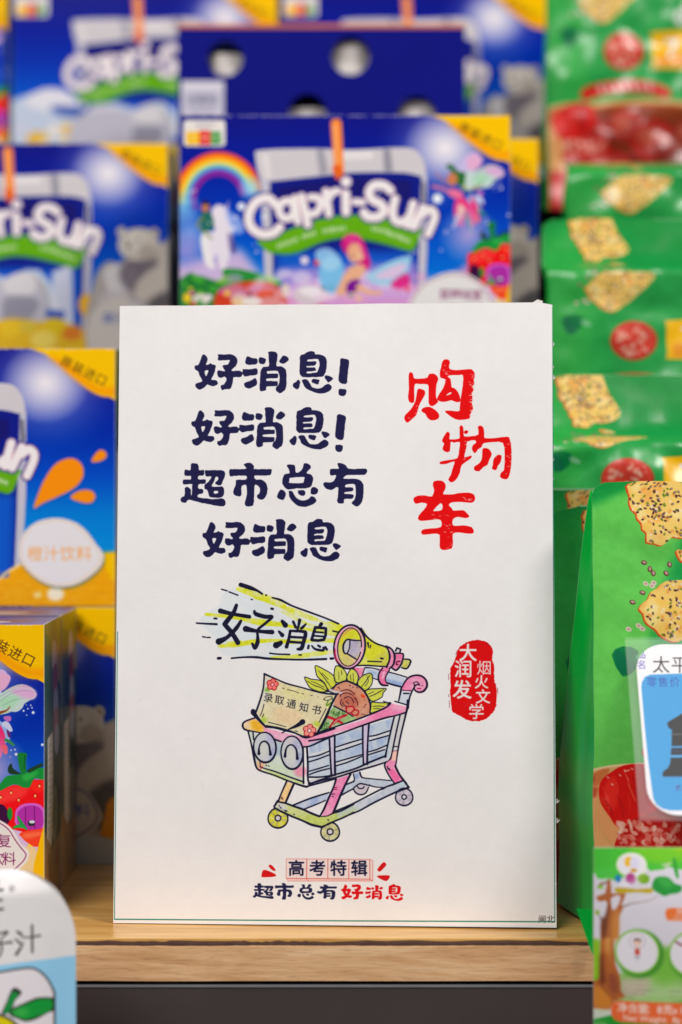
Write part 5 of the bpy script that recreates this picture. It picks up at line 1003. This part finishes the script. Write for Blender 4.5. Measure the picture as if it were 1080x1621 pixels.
# front edge band: solid wood strip with a chipped dark glue line behind its upper edge
def band_pt(u, v):
    x = SX0 + (SX1 - SX0) * u
    return (x, 944.6, -2.6 - .25 * vnoise(x * .02, 3) - (18.2 - 2.6) * v)
struct(sheet('shelf_front_edge', 120, 3, band_pt, M_front, None, None, 3.4, (0, 1, 0), None, False))
bm = bmesh.new(); prev = None; rr = random.Random(5)
for i in range(0, 421):                                           # the chipped upper arris: uneven splinters
    x = SX0 + i * 2; h = -1.2 - 1.3 * abs(vnoise(x * .05, 1.7)) - .7 * (rr.random() if vnoise(x * .02, 8) > .05 else .1)
    d = 945.6 + 1.2 * abs(vnoise(x * .09, 5.2)) + .5 * rr.random()
    q = [bm.verts.new((x * MM, y * MM, z * MM)) for y, z in ((d, h - 1.6), (d + .2, h), (949.4, h + .5), (949.4, h - 1.6))]
    if prev:
        for k in range(4): bm.faces.new((prev[k], q[k], q[(k + 1) % 4], prev[(k + 1) % 4]))
    prev = q
bmesh.ops.recalc_face_normals(bm, faces=bm.faces[:]); me = bpy.data.meshes.new('shelf_chipped_arris'); bm.to_mesh(me); bm.free(); me.materials.append(M_glue)
o = bpy.data.objects.new('shelf_chipped_arris', me); scene.collection.objects.link(o); struct(o)
# steel beam and lower deck
struct(bevel_box('shelf_beam', SX0, SX1, 945.2, 975, -120, -20.2, M_dark, None, .7))
struct(bevel_box('shelf_beam_highlight', SX0, SX1, 944.7, 947, -21.3, -20.15, M_steel_highlight, None, .3))  # pale strip paints the highlight along the beam's top edge
struct(bevel_box('shelf_beam_gap', SX0, SX1, 950, 975, -20.1, -18.3, M_black, None, 0))
struct(bevel_box('lower_deck', SX0, SX1, 820, 975, -186, -176.2, M_dark, None, .5))
struct(bevel_box('back_panel', SX0, SX1, 1625, 1640, 0, 640, M_black, None, 0))
# ---------------------------------------------------------------- the card
IN = CARD_N if CARD_N[1] > 0 else -CARD_N
M_card = print_mat('card_print', sign_art(), .55, .12, .0, (700, .25, .0001))
def card_pt(x, z, d=0.):
    bow = 1.4 * math.sin(math.pi * x / CARD_W) * math.sin(math.pi * z / CARD_H)
    p = CARD_O + CARD_U * x + CARD_V * z + IN * (d - bow)
    return tuple(p)
card = empty('shop_card', CARD_O, 'large white foam board card with navy and red brush lettering and a shopping cart drawing', 'sign')
def rel(p): return (p[0] - CARD_O[0], p[1] - CARD_O[1], p[2] - CARD_O[2])
TH = 4.0
rr = random.Random(3)
ctop = lambda u: CARD_H + .25 * vnoise(u * 9, 4) - (1.2 * max(0, (u - .965) / .035) ** 1.5)
sheet('printed_face', 40, 56, lambda u, v: rel(card_pt(CARD_W * u, ctop(u) * (1 - v))), M_card, card, lambda u, v: (u, 1 - v), .35, tuple(IN), M_white_edge)
def core_pt(u, v):
    p = rel(card_pt(.5 + (CARD_W - 1.0) * u + .25 * vnoise(v * 40, 2), (ctop(u) - .4) * (1 - v))); return tuple(p[k] + IN[k] * .37 for k in range(3))
sheet('foam_core', 30, 60, core_pt, M_white_edge, card, None, TH, tuple(IN))
def flake(x, z, pts, name='torn_paper'):
    V = [rel(card_pt(x + a, z + b, -.0)) for a, b in pts]; V = [tuple(p[k] + IN[k] * .8 for k in range(3)) for p in V]
    V2 = [tuple(p[k] + IN[k] * .5 for k in range(3)) for p in V]; n = len(V)
    link(name, V + V2, [tuple(range(n)), tuple(reversed(range(n, 2 * n)))] + [(i, i + n, (i + 1) % n + n, (i + 1) % n) for i in range(n)], M_white_edge, card)
flake(195.5, 292.4, [(0, 0), (3, .9), (5, 2.2), (7.6, 1.4), (7.2, .4), (4, .6), (2, -.4)])
for z, s_ in ((273, 1.), (262, .8), (257, 1.2), (224, .9), (218, .7), (209, .6), (58, 1.5), (49, 1.6), (176, .5), (140, .4), (104, .4), (20, .6)):
    flake(CARD_W - .6, z, [(0, -1.4), (.9 * s_, -.9), (1.7 * s_, .5), (.8 * s_, .3), (1.1 * s_, 1.2), (0, .9)])
for z, s_ in ((180, .3), (250, .3)): flake(.4, z, [(0, -1.), (-.8 * s_, 0), (0, 1.)])

# ---------------------------------------------------------------- juice cartons
CW, CH, CD = 191.0, 139.0, 60.0
M_f = {'fairy': print_mat('carton_print_fairies', fairy_art(), .17, .3, 0, (30, .04, .0003), None, 1.15), 'bear': print_mat('carton_print_bears', bear_art(), .17, .3, 0, (30, .04, .0003), None, 1.15), 'orange': print_mat('carton_print_orange', orange_art(), .17, .3, 0, (30, .04, .0003), None, 1.15)}
M_side = print_mat('carton_print_side', carton_side_art(), .28, .35, 0, (30, .15, .0005))
M_ctop = print_mat('carton_print_top', carton_top_art(), .35, .5, .1, (30, .15, .0005))
def carton(kind, x_right, y, z, label, group='juice cartons stacked on the shelf', seed=0, rot=0.):
    e = empty('juice_carton', (x_right - CW / 2, y, z), label, 'juice carton', group); e.rotation_euler.z = math.radians(rot)
    w = CW / 2; b = lambda u, v, k: k * (16 * u * (1 - u) * v * (1 - v)) + .35 * vnoise(u * 3 + seed, v * 3, seed)
    sheet('front_panel', 16, 12, lambda u, v: (-w + CW * u, -b(u, v, 1.1), CH * (1 - v)), M_f[kind], e, None, .5, (0, 1, 0), M_white_edge)
    sheet('back_panel', 4, 4, lambda u, v: (w - CW * u, CD + b(u, v, .8), CH * (1 - v)), M_navy, e, None, .5, (0, -1, 0))
    sheet('side_panel', 6, 12, lambda u, v: (w - .02 + b(u, v, .6) * (1 if 0 < u < 1 else 0), .9 + (CD - 1.8) * u, CH * (1 - v)), M_side, e, None, .5, (-1, 0, 0), M_white_edge)
    sheet('side_panel', 6, 12, lambda u, v: (-w + .02 - b(u, v, .6) * (1 if 0 < u < 1 else 0), CD - .9 - (CD - 1.8) * u, CH * (1 - v)), M_side, e, None, .5, (1, 0, 0), M_white_edge)
    sheet('top_panel', 16, 5, lambda u, v: (-w + .6 + (CW - 1.2) * u, CD - .9 - (CD - 1.8) * v, CH - .35 - (1.0 * 16 * u * (1 - u) * v * (1 - v)) * .6), M_ctop, e, None, .5, (0, 0, -1), M_white_edge)
    sheet('base_panel', 2, 2, lambda u, v: (-w + .6 + (CW - 1.2) * u, .9 + (CD - 1.8) * v, .35), M_kraft, e, None, .4, (0, 0, 1))
    return e
c1 = carton('fairy', -142.4, 1000, 0, 'sharp fairy juice carton with strawberry house at front left, behind the white pouch', seed=1)
carton('fairy', -142.4, 1061.5, 0, 'juice carton directly behind the front fairy carton, only its green side in sight', seed=2)
carton('bear', -122, 1126, 0, 'polar bear juice carton on the shelf under the orange carton', seed=3)
carton('orange', -122, 1126.5, CH + .6, 'orange juice carton with orange droplets, stacked left of the white card', seed=4)
for k in range(2): carton('bear', -108.7, 1309, k * (CH + .6), ('lowest', 'second')[k] + ' polar bear carton of the stack behind the orange carton', seed=5 + k)
carton('bear', -108.7, 1309, 2 * (CH + .3), 'polar bear juice carton on top of the stack above the orange carton', seed=7)
for k in range(2): carton('fairy', 97.8, 1204, k * (CH + .6), ('lowest', 'second')[k] + ' fairy carton of the stack hidden behind the white card', seed=8 + k)
carton('fairy', 97.8, 1204, 2 * (CH + .3), 'rainbow and fairy juice carton standing just above the white card', seed=10)
for k in range(2): carton('bear', 122, 1290, k * (CH + .6), ('lowest', 'second')[k] + ' carton of the rear stack right of centre behind the card', seed=11 + k)
carton('bear', 122, 1290, 2 * (CH + .3), 'juice carton peeping out right of the rainbow carton, yellow corner showing', seed=13)
struct(bevel_box('rear_riser', -420, 150, 1460, 1600, 0, 416.5, M_black, None, 1))
carton('bear', -46, 1500, 417, 'blurred bear juice carton at top left behind the navy carton', seed=14)
carton('bear', 147.7, 1500, 417, 'blurred bear juice carton at top right beside the green bags', seed=15)
carton('fairy', -240.5, 1500, 417, 'sliver of a blue carton at the far top left edge', seed=16)
# navy display carton with round holes
def holed_panel(name, w, h, holes, th, m, parent, edge):
    cu = bpy.data.curves.new(name, 'CURVE'); cu.dimensions = '2D'; cu.fill_mode = 'BOTH'; cu.extrude = th / 2 * MM
    def spl(pts):
        s = cu.splines.new('POLY'); s.points.add(len(pts) - 1); s.use_cyclic_u = True
        for p, (x, z) in zip(s.points, pts): p.co = (x * MM, z * MM, 0, 1)
    spl([(-w / 2, 0), (w / 2, 0), (w / 2, h), (-w / 2, h)])
    for cx, cz, r in holes: spl([(cx + r * math.cos(t), cz + r * math.sin(t)) for t in np.linspace(0, 2 * math.pi, 40, endpoint=False)])
    t = bpy.data.objects.new(name, cu); scene.collection.objects.link(t); dg = bpy.context.evaluated_depsgraph_get(); dg.update()
    me = bpy.data.meshes.new_from_object(t.evaluated_get(dg)); bpy.data.objects.remove(t)
    me.name = name; me.materials.clear(); me.materials.append(m)
    o = bpy.data.objects.new(name, me); scene.collection.objects.link(o); o.rotation_euler = (math.radians(90), 0, 0); o.parent = parent; return o
NW, NH, ND, NY = 189.0, 226.0, 60.0, 1372.0
nv = empty('display_carton', (-12.9, NY, 2 * (CH + .3)), 'navy carton with round holes and an orange top edge, blurred, above the rainbow carton', 'carton')
def nvp(x, y): a, b_ = px2mm(x, y, NY); return a + 12.9, b_ - 2 * (CH + .3)
H_ = [(*nvp(357, 92), 11.6), (*nvp(555, 88), 12.6), (*nvp(487, 178), 12.4), (*nvp(660, 182), 12.6), (*nvp(385, 262), 12.4), (*nvp(560, 268), 12.4)]
holed_panel('front_panel', NW, NH - 1.6, H_, .8, M_navy, nv, None)
sheet('side_panel', 2, 4, lambda u, v: (NW / 2 - .1, .5 + (ND - 1) * u, (NH - 1.6) * (1 - v)), M_navy, nv, None, .6, (-1, 0, 0))
sheet('side_panel', 2, 4, lambda u, v: (-NW / 2 + .1, .5 + (ND - 1) * u, (NH - 1.6) * (1 - v)), M_navy, nv, None, .6, (1, 0, 0))
sheet('back_panel', 2, 4, lambda u, v: (-NW / 2 + NW * u, ND, (NH - 1.6) * (1 - v)), M_navy, nv, None, .6, (0, 1, 0))
bevel_box('top_edge', -NW / 2, NW / 2, -.6, ND, NH - 1.4, NH + 1.0, M_brownline, nv, .3)
for k, (hx, hz, r) in enumerate(H_):                               # foil pouches showing in the holes
    def pp(u, v, hx=hx, hz=hz, k=k): return (hx - 17 + 34 * u, 6 + 8 * (2 * u - 1) ** 2 + 3 * vnoise(u * 4, v * 4, k), hz - 30 + 34 * (1 - v) + (6 if k % 2 else 0))
    sheet('foil_pouch', 10, 10, pp, M_foil, nv, None, 1., (0, 1, 0))
bx, bz = nvp(321, 160)
M_label = Canvas(160, 160, '#c9c6d6', lambda p: p * 4, 77)
for k in range(22): M_label.line([(6 + k * 1.28, 12), (6 + k * 1.28, 24)], .3 + .5 * _rng.random(), '#5a5878', rough=0)
M_label.poly("0,0 40,0 40,9 0,9", '#d8d4de'); M_label.line("8,30 30,30", 2, '#8a86a0'); M_label = print_mat('barcode_print', M_label, .5, .4, 0, None)
sheet('barcode_label', 2, 2, lambda u, v: (bx - 14 + 28 * u, -.9, bz + 13 - 27 * v), M_label, nv, None, .3, (0, 1, 0))

# ---------------------------------------------------------------- green bags
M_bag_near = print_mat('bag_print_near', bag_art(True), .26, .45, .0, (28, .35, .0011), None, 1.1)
M_bag_shaded = print_mat('bag_print_shaded', bag_art(False), .3, .55, .0, (22, .4, .0016), .86, 1.12)  # same print, dulled and darkened: shading of the rear bags put into its colour
def bag(loc, label, path, thick, seed, W=BAG_W, rot=0., gus=4., topround=6., flare=0.):
    """path: [(arc fraction from the top, dy, z)] spine of the front face; thick: [(fraction, mm)]"""
    e = empty('biscuit_bag', loc, label, 'snack bag', 'green biscuit bags standing one behind another'); e.rotation_euler.z = math.radians(rot)
    fr = [p[0] for p in path]; ys = [p[1] for p in path]; zs = [p[2] for p in path]
    tf = [p[0] for p in thick]; tv = [p[1] for p in thick]
    sy = lambda v: float(np.interp(v, fr, ys)); sz = lambda v: float(np.interp(v, fr, zs)); st = lambda v: float(np.interp(v, tf, tv))
    def smo(f, v): return (f(max(v - .02, 0)) + f(v) * 2 + f(min(v + .02, 1))) / 4
    ED = 3.6 if seed > 5 else 1.5
    def edge_in(v): return topround * max(0, 1 - v / .035) ** 2.2
    def front(u, v):
        t = smo(st, v); uu = 2 * u - 1; a = edge_in(v)
        x = uu * (W / 2 - a); bul = t * .16 * (1 - abs(uu) ** 2.2)
        n = (2.4 * vnoise(u * 2.6 + seed, v * 4.5, seed) + 1.0 * vnoise(u * 9, v * 13 + seed, seed + 4) + 2.2 * abs(vnoise(u * 2.2 + v * 6, v * 2.5, seed + 9)) + 1.6 * abs(vnoise(u * 3 - v * 7, v * 3 + u, seed + 15))) * (2.3 if seed > 5 else 1.1) * min(1, v * 10 + .15) * min(1, t / 20 + .3) * (1 - abs(uu) ** 6)
        x += ED * vnoise(v * 5, seed, 2.) * uu * min(1, v * 6); zt = 1.6 * vnoise(u * 2.2, seed * 1.7) * max(0, 1 - v * 5)
        return (x, smo(sy, v) - t * .0 - bul - n, smo(sz, v) + zt)
    def back(u, v):
        t = smo(st, v); uu = 1 - 2 * u; a = edge_in(v)
        return (uu * (W / 2 - a + ED * vnoise(v * 5, seed, 2.) * min(1, v * 6) + flare * min(1, v * 1.6) ** .7), smo(sy, v) + t + .7 + t * .12 * (1 - uu * uu) + .8 * vnoise(u * 4, v * 5, seed + 20), smo(sz, v) + .2)
    def side(s):
        def f(u, v):
            t = smo(st, v); a = edge_in(v); g = gus * (1 - abs(2 * u - 1)) * (1 - .5 * v) * min(1, v * 6)
            w = u if s > 0 else 1 - u; fl = flare * w * min(1, v * 1.6) ** .7
            y = smo(sy, v) + .3 + w * (t + .2)
            n = .9 * vnoise(w * 2, v * 6, seed + 30 + s)
            return (s * (W / 2 - a - g + ED * vnoise(v * 5, seed, 2.) * min(1, v * 6) + fl + n * (1 - abs(2 * w - 1)) + 0), y, smo(sz, v))
        return f
    sheet('front_film', 26, 64, front, M_bag_near if seed == 3 else M_bag_shaded, e, None, .3, (0, 1, 0), M_seal)
    sheet('back_film', 10, 24, back, M_greenback, e, None, .3, (0, -1, 0), M_seal)
    for s in (-1, 1): sheet('side_gusset', 6, 40, side(s), M_greenfilm, e, None, .25, (-s, 0, 0), M_seal)
    bevel_box('base_fold', -W / 2 + 2, W / 2 - 2, sy(1) + 1, sy(1) + st(1) - 1, sz(1) - .3, sz(1) + .5, M_greenback, e, 0)
    return e
T_ = [(0, .5), (.04, 1), (.12, 8), (.3, 22), (.6, 48), (.95, 66), (1, 66)]
f1 = bag((115.8 + BAG_W / 2, 955, 0), 'frontmost green biscuit bag with sharp seeded crackers, behind the price card', [(0, 8, 208.5), (.1, 5, 188), (.3, 2, 147), (.6, -2, 84), (.9, -3, 20), (1, -2, .6)], T_, 3, flare=10.)
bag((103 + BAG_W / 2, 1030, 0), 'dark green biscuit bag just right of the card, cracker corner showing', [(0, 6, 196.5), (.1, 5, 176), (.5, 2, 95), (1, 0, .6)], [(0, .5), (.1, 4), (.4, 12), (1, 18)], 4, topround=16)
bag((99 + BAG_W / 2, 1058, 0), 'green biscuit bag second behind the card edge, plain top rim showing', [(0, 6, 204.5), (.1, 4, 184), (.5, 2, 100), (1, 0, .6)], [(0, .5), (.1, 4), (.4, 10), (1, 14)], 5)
# stepped riser under the rear bags
for y0, y1, h in ((1100, 1178, 60), (1179, 1262, 158), (1263, 1340, 206), (1341, 1455, 380)):
    struct(bevel_box('bag_riser', 90, 330, y0, y1, 0, h, M_black, None, 1))
RT = [(0, .5), (.06, 3), (.2, 14), (.5, 30), (1, 36)]
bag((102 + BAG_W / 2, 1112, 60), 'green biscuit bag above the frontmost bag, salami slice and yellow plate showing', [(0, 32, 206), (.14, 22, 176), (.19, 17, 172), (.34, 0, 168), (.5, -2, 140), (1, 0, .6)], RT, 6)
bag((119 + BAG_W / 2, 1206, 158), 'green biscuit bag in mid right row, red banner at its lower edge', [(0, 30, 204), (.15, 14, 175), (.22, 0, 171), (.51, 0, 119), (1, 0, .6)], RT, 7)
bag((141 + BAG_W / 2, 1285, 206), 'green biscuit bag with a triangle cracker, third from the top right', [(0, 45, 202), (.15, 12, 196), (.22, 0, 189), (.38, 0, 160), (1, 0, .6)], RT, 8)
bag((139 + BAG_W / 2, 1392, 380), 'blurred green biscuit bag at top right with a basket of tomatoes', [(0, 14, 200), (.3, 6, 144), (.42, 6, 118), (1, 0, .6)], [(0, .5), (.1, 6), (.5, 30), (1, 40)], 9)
# bright green seal tab hanging over the shelf edge below the front bag
tabm = M_greenfilm
def tab(u, v): 
    y = 943.0 - 6 * v + 1.5 * u; x0, z0 = px2mm(912 + 22 * v, 1437 + 66 * v, 945); x1, z1 = px2mm(944, 1440 + 68 * v, 945)
    return (x0 + (x1 - x0) * u - f1.location.x / MM, y - 955, z0 + (z1 - z0) * u)
sheet('bottom_seal_tab', 4, 8, tab, tabm, f1, None, .5, (0, 1, 0))

# ---------------------------------------------------------------- price card in its clear sleeve
pc = empty('price_card', PRICE.o, 'blue and white price card in clear sleeve before the frontmost green bag', 'price card')
M_price = print_mat('price_print', price_art(), .5, .1, .0, None)
pn = PRICE.n if PRICE.n[1] > 0 else -PRICE.n
def pl(x, z, d=0.): return tuple(PRICE.u * x + PRICE.v * z + pn * d)
def price_outline(a):
    # rounded card outline, left end only matters in view
    w, h, r = PRICE.w - 3, PRICE.h, 13
    pts = []
    for cx, cz, t0 in ((w - r, r + 2.2, -90), (w - r, h - r - 3.2, 0), (4.2 + r, h - r - 3.2, 90), (4.2 + r, r + 2.2, 180)):
        for k in range(9): t = math.radians(t0 + k * 90 / 8); pts.append((cx + r * math.cos(t), cz + r * math.sin(t)))
    return pts
po = price_outline(0); n = len(po)
link('printed_card', [pl(x, z) for x, z in po] + [pl(x, z, .6) for x, z in po], [tuple(range(n)), tuple(reversed(range(n, 2 * n)))] + [(i, i + n, (i + 1) % n + n, (i + 1) % n) for i in range(n)], M_price, pc, [(x / PRICE.w, z / PRICE.h) for x, z in po] * 2)
M_sleeve, nt, b = new_mat('clear_sleeve', .1, .25)
b.inputs['Base Color'].default_value = (.93, .95, .96, 1); b.inputs['Alpha'].default_value = .045; add_bump(nt, b, 18, .2, .0008)
for d in (-1.0, 1.6): sheet('sleeve_film', 8, 8, lambda u, v, d=d: pl(PRICE.w * u, PRICE.h * (1 - v), d + .3 * vnoise(u * 3, v * 3, d)), M_sleeve, pc, None, .15, tuple(pn))
bevel_box('stand_wire', 40, 43, 3, 40, -66, -64, M_dark, pc, .4); bevel_box('stand_wire', 40, 43, 3, 5, -66, 3, M_dark, pc, .4)

# ---------------------------------------------------------------- sachet pack, lower right
sp = empty('tea_sachet_pack', SACHET.o, 'children drink sachet pack with a printed tree and round pictures, bottom right corner', 'sachet pack')
M_sach = print_mat('sachet_print', sachet_art(), .3, .5, .2, (26, .25, .0008))
sw, sh = SACHET.w, SACHET.h
def sf(u, v): uu, vv = 2 * u - 1, 2 * v - 1; e_ = (1 - abs(uu) ** 3) * (1 - abs(vv) ** 5); return (sw * u, -9 * e_ - 1.0 * vnoise(u * 4, v * 6, 2) * e_ - .4 * vnoise(u * 14, v * 3, 3) * (1 if e_ < .3 else .2), sh * (1 - v))
sheet('front_film', 26, 40, sf, M_sach, sp, None, .3, (0, 1, 0), M_white_edge)
sheet('back_film', 12, 20, lambda u, v: (sw * (1 - u), .6 + 9 * (1 - abs(2 * u - 1) ** 3) * (1 - abs(2 * v - 1) ** 5), sh * (1 - v)), M_white_edge, sp, None, .3, (0, 1, 0))
struct(bevel_box('pack_ledge', 100, 240, 880, 906, -176, -150.2, M_dark, None, 1))

# ---------------------------------------------------------------- juice pouch, lower left
po_ = empty('stand_up_pouch', POUCH.o, 'white and light blue juice pouch with a yellow fruit drawing, bottom left corner', 'pouch')
M_pouch = print_mat('pouch_print', pouch_art(), .28, .5, .25, (22, .3, .001))
PW, PH = POUCH.w, POUCH.h
def pouch_xy(u, v):
    """rounded top corners"""
    z = PH * (1 - v); r = 31.0; inset = 0.
    if z > PH - r: inset = r - math.sqrt(max(r * r - (z - (PH - r)) ** 2, 0))
    inset *= .92
    return inset + (PW - 2 * inset) * u, z
def pf(s):
    def f(u, v):
        v = v ** 1.6 if v < .3 else v; v = v
        x, z = pouch_xy(u, v); uu = 2 * x / PW - 1
        dist = min(min(x, PW - x) / 9, (PH - z) / 9, 1); e_ = dist * (1 - abs(uu) ** 2.4) 
        th = (8 + 16 * v) * e_
        return (x, s * th - (1.2 * vnoise(u * 4, v * 5, 7) + .5 * vnoise(u * 12, v * 12, 9)) * e_ + (0 if s < 0 else .6), z)
    return f
uvp = lambda u, v: (pouch_xy(u, v ** 1.6 if v < .3 else v)[0] / PW, pouch_xy(u, v ** 1.6 if v < .3 else v)[1] / PH)
sheet('front_film', 30, 70, pf(-1), M_pouch, po_, uvp, .3, (0, 1, 0), M_white_edge)
sheet('back_film', 20, 40, pf(1), M_white_edge, po_, None, .3, (0, 1, 0))
